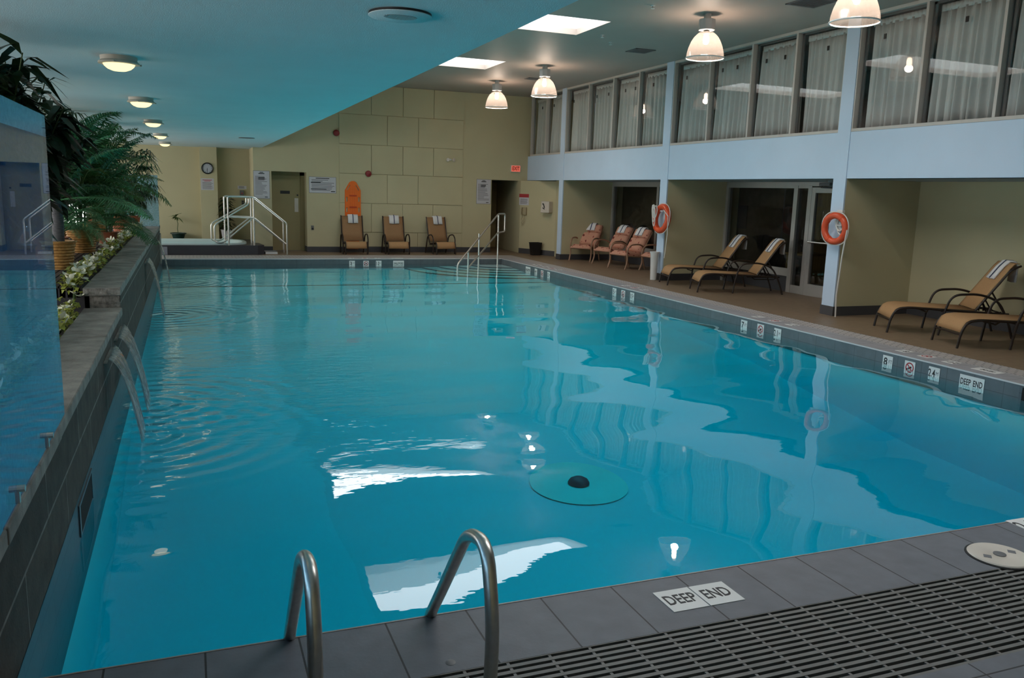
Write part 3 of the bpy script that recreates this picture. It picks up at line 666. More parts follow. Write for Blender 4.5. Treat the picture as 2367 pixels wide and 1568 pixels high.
# ------------------------------------------------------------------ planter wall, terraces
PW = thing('planter_wall', 'dark stone block wall with grey coping slabs and water spouts along the pool', 'wall', (XL, 8.2, 0))
PO = (XL, 8.2, 0)
b = MB(); b.box(-.86, XL+.0, -1.0, 8.2, .07, .545); b.build('lower_blockwork', M['stone'], PW, PO, smooth=False)
b = MB(); b.box(-.85, XL+.0, 8.2, 20.1, .07, .725); b.build('upper_blockwork', M['stone'], PW, PO, smooth=False)
b = MB(); b.box(-.85, XL-.006, 8.197, 8.22, .60, .728); b.build('split_face_block', M['stone_rough'], PW, PO, smooth=False)
def slabs(y0, y1, z, ln):
    y = y0; first = True
    while y < y1-.05:
        l = min(ln*rnd.uniform(.93, 1.07), y1-y); z_ = z+rnd.uniform(-.003, .003)
        b = MB(); b.box(-.895+rnd.uniform(-.006, .006), XL+.010+rnd.uniform(-.003, .003), y+.004, y+l-.004, z_-.068, z_)
        b.build('coping_slab', M['stone_rough'] if False else M['stone_top'], PW, PO, smooth=False, bevel=.008)
        y += l
slabs(-.6, 8.19, .615, .62); slabs(8.15, 20.1, .80, .62)
b = MB(); b.box(-.885, XL+.006, 8.142, 8.165, .735, .797); b.build('split_face_block', M['stone_rough'], PW, PO, smooth=False)
b = MB(); b.box(-.88, XL+.004, -.6, 8.19, .545, .56); b.box(-.88, XL+.004, 8.17, 20.1, .728, .745); b.build('mortar_bed', M['mortar'], PW, PO, smooth=False)
SP = [(6.42, 7.0, .475, -.13), (7.32, 8.02, .475, -.13), (12.75, 13.45, .62, -.35), (17.2, 17.75, .60, -.35)]
for (ya, yc, z, _) in SP:
    b = MB(); b.box(XL-.02, XL+.022, ya-.02, yc+.02, z-.014, z-.006); b.build('spout_lip', M['stone_top'], PW, PO, smooth=False)
# falling sheets of water
fl = ['water sheet falling from the spout closest to the blue screen', 'water sheet falling from the second spout of the low wall', 'thin water arc falling from the raised wall past the step', 'small water arc falling close to the far end of the raised wall']
for (ya, yc, z, dy), lb in zip(SP, fl):
    b = MB(); rows = []; n = 16; m_ = 22
    for i in range(n+1):
        t = i/n; x = XL+.03+.20*t; zz = z+.012-(z-WZ+.01)*t*t*.98-.01*t
        w_ = (yc-ya)*(1-.42*t); yc_ = (ya+yc)/2+dy*t
        rows.append([(x+.006*math.sin(k*1.9+t*3)*(.4+t), yc_+w_*(k/m_-.5), zz-.012*math.sin(PI*k/m_)*(1-t)) for k in range(m_+1)])
    b.sheet(rows); tag(b.build('waterfall', M['fall'], None, (XL+.03, (ya+yc)/2, z), angle=180, solid=.006), lb, 'waterfall', 'water sheets of the planter wall')
# terraces behind the wall
b = MB()
for k in range(34): x = -.93-.06*k; b.box(x-.045, x, -.5, 8.3, .0, .545)
b.box(-3.0, -.90, -.5, 8.3, 0, .53)
struct(b.build('trim_11', M['rib'], smooth=False), 'black ribbed lower planter ledge')
b = MB()
for k in range(34): x = -.93-.06*k; b.box(x-.045, x, 8.3, 20.0, .70, .80)
b.box(-3.0, -.90, 8.3, 20.0, 0, .785)
struct(b.build('trim_12', M['rib'], smooth=False), 'black ribbed raised planter platform')
b = MB(); b.box(-3.0, XL+.02, 19.4, 20.1, 0, .62); struct(b.build('trim_13', M['stone_top'], smooth=False), 'stone return at the far end of the planter')

# glass screens
def screen(name, lab, box, clamps, axis, mt='bluepane'):
    c = ((box[0]+box[1])/2, (box[2]+box[3])/2, box[4]); t = thing(name, lab, 'glass screen', c)
    b = MB(); b.box(*box); b.build('glass_sheet', M[mt], t, c, smooth=False)
    for p in clamps:
        b = MB()
        if axis == 'x': b.tube([(p[0]-.03, p[1], p[2]), (p[0]+.03, p[1], p[2])], .013, 10); b.box(p[0]-.03, p[0]+.012, p[1]-.012, p[1]+.012, box[4]-.004, p[2])
        else: b.tube([(p[0], p[1]-.03, p[2]), (p[0], p[1]+.03, p[2])], .013, 10); b.box(p[0]-.012, p[0]+.012, p[1]-.012, p[1]+.03, box[4]-.004, p[2])
        b.build('clamp', M['steel_dk'], t, c)
    return t
screen('glass_screen', 'tall blue tinted glass screen standing on the low stone wall', (-.608, -.597, -.4, 4.42, .620, 2.033), [(-.602, 3.88, .668), (-.602, 3.21, .668), (-.602, 1.9, .668)], 'x')
screen('glass_screen', 'narrow blue glass screen across the far end of the planter', (-1.65, -.585, 19.62, 19.632, .62, 1.885), [(-.66, 19.626, .66), (-.80, 19.626, .66)], 'y', 'bluepane_far')

# ------------------------------------------------------------------ plants
def frond_mb(L, nl, droop, wid, lw, seed, up=.9):
    """Feather palm frond growing along +x and up from the origin, leaflets in two rows."""
    r = random.Random(seed); b = MB(); pts = []
    a = math.radians(up*70); x = z = 0; ds = L/14
    for i in range(15):
        pts.append(Vector((x, 0, z))); x += ds*math.cos(a); z += ds*math.sin(a); a -= droop*(.05+.16*(i/14)**1.2)
    b.tube(pts, .006, 5, rr=[.008*(1-.85*i/14)+.001 for i in range(15)])
    for i in range(nl):
        t = .16+.84*i/(nl-1); k = t*14; i0 = min(13, int(k)); p = pts[i0].lerp(pts[i0+1], k-i0); d = (pts[i0+1]-pts[i0]).normalized()
        ll = wid*(math.sin(PI*min(1, t*.82+.12)))*r.uniform(.85, 1.1)
        for s in (-1, 1):
            out = (Vector((0, s, 0))+d*.75+Vector((0, 0, .12))).normalized(); dn = Vector((0, 0, -1))
            e1 = p+out*ll*.5; e2 = p+out*ll*.97+dn*ll*.32*r.uniform(.6, 1.5); h = d*lw
            b.add([p-h*.5, p+h*.5, e1+h*.75, e2, e1-h*.75], [(0, 1, 2, 4), (4, 2, 3)])
    return b
def fan_mb(n, L, w, seed, spread=3.6):
    """Lady-palm fan: narrow fingers radiating from the stalk end."""
    r = random.Random(seed); b = MB()
    for i in range(n):
        a = -spread/2+spread*i/(n-1); l = L*(1-.25*abs(a)/spread*2)*r.uniform(.88, 1.08)
        d = Vector((math.cos(a), math.sin(a), .1)); s = Vector((-math.sin(a), math.cos(a), 0))*w
        m1 = d*l*.55; tip = d*l+Vector((0, 0, -.35*l))
        b.add([s*.15, -s*.15, m1-s+Vector((0, 0, .04*l)), tip-s*.25, tip+s*.25, m1+s+Vector((0, 0, .04*l))], [(0, 1, 2, 5), (5, 2, 3, 4)])
    return b
def leaf_pts(b, p, d, L, W, dr):
    d = d.normalized(); s = d.cross(Vector((0, 0, 1))); s = s.normalized() if s.length > .05 else Vector((1, 0, 0))
    m1 = p+d*L*.3+Vector((0, 0, .02)); m2 = p+d*L*.65+Vector((0, 0, -dr*.35)); tip = p+d*L+Vector((0, 0, -dr))
    b.add([p, m1-s*W*.42, m2-s*W*.4, tip, m2+s*W*.4, m1+s*W*.42], [(0, 1, 5), (1, 2, 4, 5), (2, 3, 4)])
def link(name, me, parent, mtx):
    o = bpy.data.objects.new(name, me); COL.objects.link(o); o.parent = parent; o.matrix_local = mtx; return o
def basket(parent, h, rb, rt, mat, weave=True):
    b = MB(); pr = [(rb*.2, .004), (rb, 0)]; n = 18 if weave else 3
    for i in range(n+1):
        t = i/n; pr.append((rb+(rt-rb)*t+(.006*(1 if i % 2 else -1) if weave else 0), .01+(h-.02)*t))
    pr += [(rt+.014, h-.012), (rt+.014, h), (rt-.012, h), (rt-.02, h-.04)]
    b.lathe(pr, 30); return b.build('basket' if weave else 'pot', mat, parent)
def soil(parent, z, r): b = MB(); b.lathe([(0, z), (r, z), (r, z-.01), (0, z-.01)], 20); b.build('soil', M['soil'], parent)

FR = {}
for k, (L, nl, dr, wd, lw, up) in {'a': (1.05, 34, .55, .30, .012, .95), 'b': (1.25, 40, .75, .33, .012, .9), 'c': (.85, 30, .9, .26, .011, .8), 'd': (1.5, 44, .5, .34, .013, 1.1), 'g': (.75, 46, 1.05, .16, .006, .85)}.items():
    for mk in ('palm', 'palm_lt', 'palm_ol'):
        o = frond_mb(L, nl, dr, wd, lw, hash(k) % 7+3 if False else ord(k)).build('frond', M[mk], smooth=False); FR[k, mk] = o.data; bpy.data.objects.remove(o)
FAN = {}
for k, (n, L, w) in {'a': (9, .30, .016), 'b': (11, .36, .015)}.items():
    o = fan_mb(n, L, w, ord(k)).build('fan_leaf', M['leaf_dk'], smooth=False); FAN[k] = o.data; bpy.data.objects.remove(o)
    o = fan_mb(n, L, w, ord(k)).build('fan_leaf', M['palm'], smooth=False); FAN[k+'g'] = o.data; bpy.data.objects.remove(o)

def palm(lab, loc, pot, ht, trunk_h, kinds, n, mats, s=1.0, seed=0, tr=.05, bias=None, spread=1.0):
    r = random.Random(seed); t = thing('potted_palm', lab, 'plant', loc, 0, 'plants on the planter')
    h, rb, rt, mat, weave = pot; basket(t, h, rb, rt, mat, weave); soil(t, h-.02, rt-.015)
    if trunk_h:
        b = MB(); b.tube([(0, 0, h-.04), (.01, 0, h+trunk_h*.5), (0, .01, h+trunk_h)], tr, 12, rr=[tr*1.1, tr, tr*.8]); b.build('trunk', M['trunk'], t)
    else:
        for i in range(5):
            a = r.uniform(0, 6.28); b = MB(); e = Vector((.12*math.cos(a), .12*math.sin(a), h+ht)); b.tube([(.04*math.cos(a), .04*math.sin(a), h-.03), e*.5+Vector((0, 0, h*.4)), e], .013, 6); b.build('cane', M['stem'], t)
    for i in range(n):
        az = 6.283*i/n+r.uniform(-.3, .3)
        if bias and r.random() < .4: az = bias+r.uniform(-.8, .8)
        k = kinds[i % len(kinds)]; mk = mats[i % len(mats)]
        zz = h+(trunk_h if trunk_h else ht*r.uniform(.12, 1.05)); til = (r.uniform(-.55, .25) if i % 5 < 3 else r.uniform(-1.0, -.5))*spread
        mt = Matrix.Translation((0, 0, zz)) @ Matrix.Rotation(az, 4, 'Z') @ Matrix.Rotation(-til, 4, 'Y') @ Matrix.Scale(s*r.uniform(.85, 1.12), 4)
        link('frond', FR[k, mk], t, mt)
    return t
def lady_palm(lab, loc, pot, ht, n, mats, seed=0, R_=.42):
    r = random.Random(seed); t = thing('lady_palm', lab, 'plant', loc, 0, 'plants on the planter'); h, rb, rt, mat, weave = pot
    basket(t, h, rb, rt, mat, weave); soil(t, h-.02, rt-.015)
    for i in range(n):
        az = r.uniform(0, 6.283); z = h+ht*r.uniform(.25, 1); d = R_*r.uniform(.3, 1)
        top = Vector((d*math.cos(az), d*math.sin(az), z)); b = MB(); b.tube([(top.x*.12, top.y*.12, h-.03), (top.x*.35, top.y*.35, z*.75), top], .006, 5); st = b.build('stalk', M['stem'], t)
        mt = Matrix.Translation(top) @ Matrix.Rotation(az+r.uniform(-.4, .4), 4, 'Z') @ Matrix.Rotation(r.uniform(-.2, .9), 4, 'Y')
        link('fan_leaf', FAN[mats[i % len(mats)]], st, mt)
    return t
def bush(lab, loc, pot, ht, nst, nl, L, W, mat, seed=0, R_=.5, z0=.3, dr=.1):
    r = random.Random(seed); t = thing('leafy_plant', lab, 'plant', loc, 0, 'plants on the planter'); h, rb, rt, pm, weave = pot
    basket(t, h, rb, rt, pm, weave); soil(t, h-.02, rt-.015); fb = MB()
    for i in range(nst):
        az = 6.283*i/nst+r.uniform(-.4, .4); d = R_*r.uniform(.25, 1); z = h+ht*r.uniform(.6, 1)
        p0 = Vector((.03*math.cos(az), .03*math.sin(az), h-.03)); p2 = Vector((d*math.cos(az), d*math.sin(az), z)); p1 = Vector((d*.45*math.cos(az), d*.45*math.sin(az), z*.6))
        b = MB(); cv = [p0*(1-u)**2+p1*2*u*(1-u)+p2*u*u for u in [k/8 for k in range(9)]]; b.tube(cv, .01, 6, rr=[.014-.010*k/8 for k in range(9)]); b.build('branch', M['stem'], t)
        for k in range(nl):
            u = r.uniform(z0, 1); p = p0*(1-u)**2+p1*2*u*(1-u)+p2*u*u; a2 = r.uniform(0, 6.283)
            leaf_pts(fb, p, Vector((math.cos(a2), math.sin(a2), r.uniform(-.5, .6))), L*r.uniform(.7, 1.15), W*r.uniform(.8, 1.1), dr*r.uniform(.3, 1.4))
    fb.build('leaves', mat, t, smooth=False); return t
wick = lambda h, a, c: (h, a, c, M['wicker'], True)
pot_ = lambda h, a, c, m='terra': (h, a, c, M[m], False)
palm('feathery palm with grey ringed trunk in the honey wicker basket on the platform edge', (-1.30, 10.0, .80), wick(.30, .125, .165), 0, .42, 'abac', 20, ['palm_lt', 'palm'], .95, 3, .055, bias=.0)
palm('bushy palm in a golden wicker basket behind the trunked palm', (-1.32, 12.3, .80), wick(.30, .15, .19), .60, 0, 'bcad', 34, ['palm', 'palm_ol', 'palm'], .88, 5, bias=-1.0)
palm('tall dense palm arching over the stone coping in mid planter', (-1.38, 14.6, .80), wick(.30, .16, .20), .85, 0, 'dcba', 40, ['palm', 'palm_ol', 'palm_lt'], .78, 8, bias=-.9)
palm('thread-leaved drooping palm low beside the wicker basket', (-1.52, 11.6, .80), pot_(.22, .12, .15, 'greenpot'), .2, 0, 'g', 26, ['palm_lt'], 1.1, 12)
palm('small fine-leaved palm whose tips hang over the coping', (-1.12, 13.6, .80), pot_(.20, .11, .14), .18, 0, 'gc', 24, ['palm_lt', 'palm'], .85, 15, bias=-.3)
palm('olive green palm crowded behind the others under the soffit', (-1.75, 13.2, .80), wick(.30, .16, .20), .98, 0, 'dba', 34, ['palm_ol', 'palm'], .9, 21)
lady_palm('dark lady palm with finger leaves in a terracotta pot close to the far glass screen', (-1.18, 17.2, .80), pot_(.30, .13, .17), 1.25, 60, ['a', 'b', 'a', 'bg'], 4, .55)
lady_palm('lady palm rising highest against the soffit in mid planter', (-1.45, 15.8, .80), pot_(.30, .14, .18), 1.6, 54, ['bg', 'b', 'ag'], 9, .5)
lady_palm('green lady palm behind the bushy palm baskets', (-1.75, 11.6, .80), pot_(.30, .14, .18), 1.45, 44, ['bg', 'a', 'ag'], 31, .5)
bush('dark glossy broadleaf shrub reaching to the soffit above the blue screen', (-1.55, 8.75, .80), pot_(.34, .18, .22, 'greenpot'), 1.58, 18, 60, .25, .10, M['leaf_dk'], 2, .72)
bush('dark bush with long strap leaves above the top edge of the blue screen', (-1.34, 6.6, .545), pot_(.32, .16, .2, 'greenpot'), 1.74, 24, 80, .27, .075, M['leaf_dk'], 6, .66, .5)
bush('broadleaf plant with drooping oval leaves between the tall shrub and palms', (-1.45, 10.6, .80), pot_(.3, .14, .18), 1.42, 14, 34, .21, .10, M['leaf_dk'], 14, .42, .35, .14)
bush('dark philodendron with large lobed leaves beside the far glass screen', (-1.05, 18.4, .80), pot_(.26, .12, .15), .75, 8, 6, .34, .17, M['leaf_dk'], 18, .35, .5, .12)

# flower garlands lying along the coping
def garland(lab, pts, n_leaf, n_fl, seed):
    r = random.Random(seed); c = tuple(pts[0]); t = thing('flower_garland', lab, 'garland', c, 0); pts = [Vector(p) for p in pts]
    seg = [(pts[i+1]-pts[i]).length for i in range(len(pts)-1)]; tot = sum(seg)
    def at(u):
        d = u*tot
        for i, s in enumerate(seg):
            if d <= s: return pts[i].lerp(pts[i+1], d/s)
            d -= s
        return pts[-1]
    b = MB(); b.tube([at(k/30)+Vector((.03*math.sin(k), 0, .02)) for k in range(31)], .012, 6); b.build('vine', M['stem'], t, c)
    b = MB()
    for i in range(n_leaf):
        p = at(r.random())+Vector((r.uniform(-.075, .075), r.uniform(-.06, .06), r.uniform(-.01, .10))); a = r.uniform(0, 6.283)
        leaf_pts(b, p, Vector((math.cos(a), math.sin(a), r.uniform(-.2, .9))), r.uniform(.06, .095), r.uniform(.035, .05), .01)
    b.build('foliage', M['leaf_ylw'], t, c, smooth=False)
    fm = []
    for v in range(4):
        b = MB(); rr = random.Random(v+seed)
        for k in range(3):
            a = k*2.1+rr.uniform(-.3, .3); d = Vector((math.cos(a), math.sin(a), .55)); s = Vector((-math.sin(a), math.cos(a), 0)); L = .056; w_ = .023
            b.sheet([[Vector((0, 0, 0))-s*.006, Vector((0, 0, 0)), s*.006], [d*L*.45-s*w_, d*L*.42-Vector((0, 0, .008)), d*L*.45+s*w_], [d*L*.8-s*w_*.85, d*L*.8-Vector((0, 0, .006)), d*L*.8+s*w_*.85], [d*L-s*.004, d*L+Vector((0, 0, .004)), d*L+s*.004]])
        o = b.build('blossom', M['petal'], angle=180); fm.append(o.data); bpy.data.objects.remove(o)
    for i in range(n_fl):
        p = at((i+r.random())/n_fl)+Vector((r.uniform(-.08, .08), 0, r.uniform(.05, .125)))-Vector(c); a = r.uniform(0, 6.28)
        link('blossom', fm[i % 4], t, Matrix.Translation(p) @ Matrix.Rotation(a, 4, 'Z') @ Matrix.Rotation(r.uniform(-.9, .9), 4, 'X') @ Matrix.Scale(r.uniform(.7, 1.15), 4))
garland('cream flower garland on the low ledge behind the blue screen', [(-.98, 3.2, .56), (-1.0, 5.2, .56), (-.99, 7.2, .56), (-.99, 8.05, .58), (-1.0, 8.28, .80), (-.99, 9.4, .80), (-.97, 10.6, .80)], 1000, 98, 3)
garland('cream flower garland along the raised wall among the palms, farther of the two', [(-.97, 11.0, .80), (-.97, 14.0, .80), (-.96, 18.6, .80)], 620, 80, 8)

# ------------------------------------------------------------------ ceiling fittings
def dome_lamp(loc, lab):
    t = thing('dome_ceiling_light', lab, 'ceiling light', loc, 0, 'dome lights on the soffit')
    b = MB(); b.lathe([(0, 0), (.135, 0), (.132, -.03), (.150, -.045), (.150, -.056), (.118, -.058), (.118, -.05), (0, -.05)], 32); b.build('base_ring', M['lensbase'], t)
    b = MB(); b.lathe([(.117, -.052), (.108, -.072), (.085, -.092), (.05, -.106), (0, -.110)], 32); b.build('lens', M['lens'], t)
    for a in (0.3, 2.4, 4.5): b = MB(); b.box(.14, .165, -.01, .01, -.056, -.044, Matrix.Rotation(a, 4, 'Z')); b.build('clip', M['lensbase'], t, smooth=False)
    return t
DOME_POS = [(-.46, y) for y in (3.7, 7.39, 10.8, 14.5, 18.4, 22.1)]
for (x, y), lb in zip(DOME_POS, ['glowing dome light on the soffit above the near deck', 'glowing dome light on the soffit, largest one in view', 'glowing dome light on the soffit, second of the row of five', 'glowing dome light on the soffit, middle of the row of five', 'glowing dome light on the soffit, fourth of the row of five', 'glowing dome light on the soffit beside the end wall, last of the row']):
    dome_lamp((x, y, ZS), lb)
def round_diffuser(loc, lab, r):
    t = thing('ceiling_vent', lab, 'vent', loc)
    b = MB(); b.lathe([(0, -.018), (r*.98, -.018), (r, -.016), (r, -.013), (0, -.013)], 40); b.build('disc', M['soffit'], t)
    b = MB(); b.lathe([(r*.985, 0), (r*.985, -.0128)], 40); b.build('shadow_gap', M['black'], t)
    b = MB()
    for k in range(-9, 10): x = r*.055*k; h = math.sqrt(max(0, (r*.52)**2-x*x)); b.box(x-.004, x+.004, -h*.7, h*.7, -.0205, -.0185)
    b.build('grille', M['grillepale'], t, smooth=False)

round_diffuser((1.13, 4.70, ZS), 'flat round air diffuser in the soffit above the pool', .175)
t = thing('ceiling_slot', 'tiny dark slot in the soffit far along the pool', 'vent', (1.19, 18.4, ZS)); b = MB(); b.lathe([(0, -.01), (.16, -.01), (.16, -.001), (0, -.001)], 24); b.build('cover', M['ventgrey'], t)
def vent(x, y, lab, w=.42, d=.42):
    t = thing('ceiling_vent', lab, 'vent', (x, y, ZC), 0, 'square vents in the grey ceiling'); 
    b = MB(); b.box(-w/2, w/2, -d/2, -d/2+.03, -.012, -.001); b.box(-w/2, w/2, d/2-.03, d/2, -.012, -.001); b.box(-w/2, -w/2+.03, -d/2, d/2, -.012, -.001); b.box(w/2-.03, w/2, -d/2, d/2, -.012, -.001); b.build('vent_frame', M['ventgrey'], t, smooth=False)
    b = MB(); b.box(-w/2+.03, w/2-.03, -d/2+.03, d/2-.03, -.003, -.001); b.build('duct', M['black'], t, smooth=False)
    b = MB()
    for k in range(9): y_ = -d/2+.045+k*(d-.09)/8; b.box(-w/2+.03, w/2-.03, y_-.006, y_+.013, -.011, -.004)
    b.build('louver', M['ventgrey'], t, smooth=False)
vent(8.1, 14.4, 'dark square vent between the two middle hanging lamps'); vent(8.15, 9.78, 'dark square vent cut by the top of the picture', .5, .5); vent(7.9, 19.14, 'small dark vent tucked behind the second far lamp', .4, .3)
for (x, y), lb in zip([(6.75, 13.35), (7.2, 13.9), (3.93, 13.0), (6.35, 11.0)], ['tiny white sprinkler head beyond the larger skylight', 'tiny sprinkler head between the larger skylight and the square vent', 'tiny sprinkler head hidden above the soffit edge', 'tiny white sprinkler head nearer the big lamp than the skylight']):
    t = thing('ceiling_sprinkler', lb, 'sprinkler', (x, y, ZC)); b = MB(); b.lathe([(0, 0), (.035, 0), (.035, -.008), (.012, -.012), (.012, -.04), (.028, -.044), (.028, -.048), (0, -.05)], 14); b.build('head', M['white'], t)
def pendant(loc, lab):
    t = thing('pendant_light', lab, 'hanging lamp', loc, .4, 'acrylic dome lamps under the grey ceiling')
    b = MB(); b.lathe([(0, 0), (.055, 0), (.055, -.07), (.03, -.08), (0, -.08)], 16); b.build('canopy', M['white'], t)
    b = MB(); pts = [(math.cos(PI/8+PI/4*k)*.125, math.sin(PI/8+PI/4*k)*.125) for k in range(8)]; b.prism(pts, -.235, -.08); b.build('ballast_box', pbr('lamp_housing', (.55, .56, .56), .45) if 'housing' not in M else M['housing'], t, smooth=False, bevel=.006)
    b = MB(); b.lathe([(.03, -.235), (.05, -.25), (.05, -.285), (.03, -.29)], 14); b.build('socket', M['alu'], t)
    b = MB(); b.lathe([(0, -.29), (.03, -.30), (.042, -.33), (.042, -.40), (.03, -.43), (0, -.44)], 16); b.build('bulb', M['bulb'], t)
    b = MB(); pr = [(.085, -.262), (.125, -.285), (.175, -.335), (.215, -.40), (.247, -.48), (.268, -.56), (.277, -.635)]; pr2 = []
    n = 64; vs = []
    for (r, z) in pr:
        for k in range(n): rr = r+(.0035 if k % 2 else 0); vs.append((rr*math.cos(2*PI*k/n), rr*math.sin(2*PI*k/n), z))
    b.add(vs, [(i*n+k, i*n+(k+1) % n, (i+1)*n+(k+1) % n, (i+1)*n+k) for i in range(len(pr)-1) for k in range(n)]); b.build('shade', M['acrylic'], t, angle=180)
    b = MB(); b.tube([(.283*math.cos(2*PI*k/40), .283*math.sin(2*PI*k/40), -.637) for k in range(40)], .010, 8, closed=True); b.build('rim', M['rimacr'], t)
    return t
M['housing'] = pbr('lamp_housing', (.55, .56, .56), .45)
M['rimacr'] = pbr('acrylic_rim', (.95, .88, .84), .3)
PXY = [(7.35, 8.05), (7.35, 11.1), (7.3, 17.1), (7.28, 20.05)]
PEND_POS = [(x, y, ZC-.47) for x, y in PXY]
for (x, y), lb in zip(PXY, ['lit acrylic dome lamp cut off by the top of the picture', 'lit acrylic dome lamp, largest one seen whole', 'lit acrylic dome lamp, second from the panelled end wall', 'lit acrylic dome lamp closest to the panelled end wall']): pendant((x, y, ZC), lb)

# ------------------------------------------------------------------ signs and wall fittings
def strip_lines(b, w, y0, y1, n, ind=.0, seed=0, th=.45, minw=.55):
    r = random.Random(seed); dy = (y1-y0)/n
    for i in range(n):
        ww = w*r.uniform(minw, 1); y = y0+dy*(i+.5); b.box(-w/2+ind, -w/2+ind+ww, y-dy*th/2, y+dy*th/2, .0032, .0042)
def notice(name, lab, cat, loc, kind, w, h, parts, border=None, mat='signw', th=.003):
    F = frame(loc, kind); t = thing(name, lab, cat, loc); b = MB(); b.box(-w/2, w/2, -h/2, h/2, .0002, th); place(b, F); b.build('plate', M[mat], t, loc, smooth=False)
    if border:
        b = MB(); e = .008
        for q in ((-w/2, w/2, h/2-e, h/2), (-w/2, w/2, -h/2, -h/2+e), (-w/2, -w/2+e, -h/2, h/2), (w/2-e, w/2, -h/2, h/2)): b.box(*q, .0002, .0036)
        place(b, F); b.build('border', M[border], t, loc, smooth=False)
    for nm, mb, mt, off in parts: place(mb, F @ Matrix.Translation(off)); mb.build(nm, M[mt], t, loc, smooth=False)
    return t
def rules(loc, lab, w, h, seed, kind='south'):
    b1 = MB(); b1.box(-.045, .045, h*.43, h*.455, .0032, .0042); b1.box(-.075, .075, h*.385, h*.415, .0032, .0042)
    b2 = MB(); strip_lines(b2, w*.80, -h*.36, h*.32, 15, 0, seed, .35, .5)
    b3 = MB(); strip_lines(b3, w*.40, h*.18, h*.28, 2, 0, seed+1, .7, .7); b3.box(w*.18, w*.36, -h*.45, -h*.425, .0032, .0044)
    return notice('rules_sign', lab, 'sign', loc, kind, w, h, [('heading', b1, 'ink', (0, 0, 0)), ('fine_print', b2, 'inkgrey', (0, 0, 0)), ('bold_print', b3, 'ink', (0, 0, 0))], 'inkgrey')
y_ = YW
rules((1.82, y_, 1.75), 'tall white rules sign above the spa handrail', .41, .72, 1)
rules((7.96, y_-.0, 1.74), 'tall white rules sign next to the dark corridor opening', .44, .70, 2)
b1 = MB(); b1.box(-.18, .18, .165, .185, .0032, .0042); b2 = MB(); strip_lines(b2, .62, -.16, .15, 8, .02, 5, .38, .45); b3 = MB(); b3.box(.22, .33, -.18, -.155, .0032, .0044); b3.box(-.31, -.05, .05, .075, .0032, .0044); b3.box(-.31, .1, -.12, -.10, .0032, .0044)
notice('rules_sign', 'wide white rules sign between the tan door and orange board', 'sign', (3.39, y_, 1.79), 'south', .72, .43, [('heading', b1, 'ink', (0, 0, 0)), ('fine_print', b2, 'inkgrey', (0, 0, 0)), ('bold_print', b3, 'ink', (0, 0, 0))], 'inkgrey')
b1 = MB(); b1.box(-.215, .215, .16, .295, .003, .0038); b2 = MB()
for i, ww in enumerate((.36, .34, .30, .36, .27)): yy = .085-.052*i; b2.box(-ww/2, ww/2, yy-.013, yy+.013, .0032, .0042)
b3 = MB(); b3.tube([(-.02+.02*i, -.235+.012*math.sin(i*2.2)+.004*i, .004) for i in range(11)], .004, 5); b3.box(.0, .18, -.255, -.251, .003, .004)
notice('caution_sign', 'white CAUTION sign with red header on the panelled wall', 'sign', (5.555, y_-.012, 1.80), 'south', .43, .60, [('header', b1, 'red', (0, 0, 0)), ('header_lettering', text_mb('CAUTION!', .10, .0015, .85), 'signw', (0, .228, .0042)), ('body_print', b2, 'ink', (0, 0, 0)), ('signature_mark', b3, 'ink', (0, 0, 0))], 'inkgrey')
# pier by the spa: clock and notice
t = thing('wall_clock', 'round wall clock with black rim on the spa pier', 'clock', (.525, 24.0, 2.14)); F = frame((.525, 24.0, 2.14), 'south'); O = (.525, 24.0, 2.14)
b = MB(); b.lathe([(.148, .001), (.152, .03), (.14, .042), (.122, .034), (.122, .001)], 36); place(b, F); b.build('rim', M['black'], t, O)
b = MB(); b.lathe([(0, .002), (.123, .002), (.123, .012), (0, .012)], 36); place(b, F); b.build('dial', M['clockface'], t, O)
b = MB()
for k in range(12): b.box(-.004, .004, .095, .115, .0125, .0135, Matrix.Rotation(PI/6*k, 4, 'Z'))
place(b, F); b.build('hour_marks', M['ink'], t, O, smooth=False)
for nm, l, a in (('minute_hand', .095, PI), ('hour_hand', .06, PI-.15)): b = MB(); b.box(-.004, .004, -.01, l, .014, .016, Matrix.Rotation(a, 4, 'Z')); place(b, F); b.build(nm, M['ink'], t, O, smooth=False)
b1 = MB(); b1.box(-.12, .12, .105, .12, .003, .004); b1.box(-.08, .08, .08, .093, .003, .004); b2 = MB(); strip_lines(b2, .27, -.13, .06, 8, .01, 8, .4, .8)
notice('warning_notice', 'small pale notice with red heading below the wall clock', 'sign', (.515, 24.0, 1.72), 'south', .33, .31, [('heading', b1, 'red', (0, 0, 0)), ('fine_print', b2, 'inkgrey', (0, 0, 0))])
b2 = MB(); strip_lines(b2, .17, -.03, .035, 2, 0, 4, .5, .8); notice('small_label', 'small pale label above the spa switch boxes', 'sign', (1.42, 24.35, 1.66), 'south', .23, .09, [('fine_print', b2, 'inkgrey', (0, 0, 0))])
t = thing('spa_switch', 'grey switch box with a red button on the spa wall', 'switch', (1.41, 24.35, 1.5)); F = frame((1.41, 24.35, 1.5), 'south'); O = (1.41, 24.35, 1.5)
b = MB(); b.box(-.055, .055, -.085, .085, .0, .06); place(b, F); b.build('box', M['ventgrey'], t, O, smooth=False, bevel=.006); b = MB(); b.lathe([(.018, .06), (.018, .075), (0, .078)], 14); place(b, F); b.build('button', M['red'], t, O)
t = thing('outlet_box', 'grey double outlet box below the spa switch box', 'outlet', (1.43, 24.35, 1.25)); F = frame((1.43, 24.35, 1.25), 'south'); O = (1.43, 24.35, 1.25)
b = MB(); b.box(-.035, .035, -.06, .06, 0, .03); place(b, F); b.build('cover', M['ventgrey'], t, O, smooth=False, bevel=.004); b = MB(); b.box(-.018, .018, .01, .04, .03, .032); b.box(-.018, .018, -.04, -.01, .03, .032); place(b, F); b.build('socket', M['black'], t, O, smooth=False)
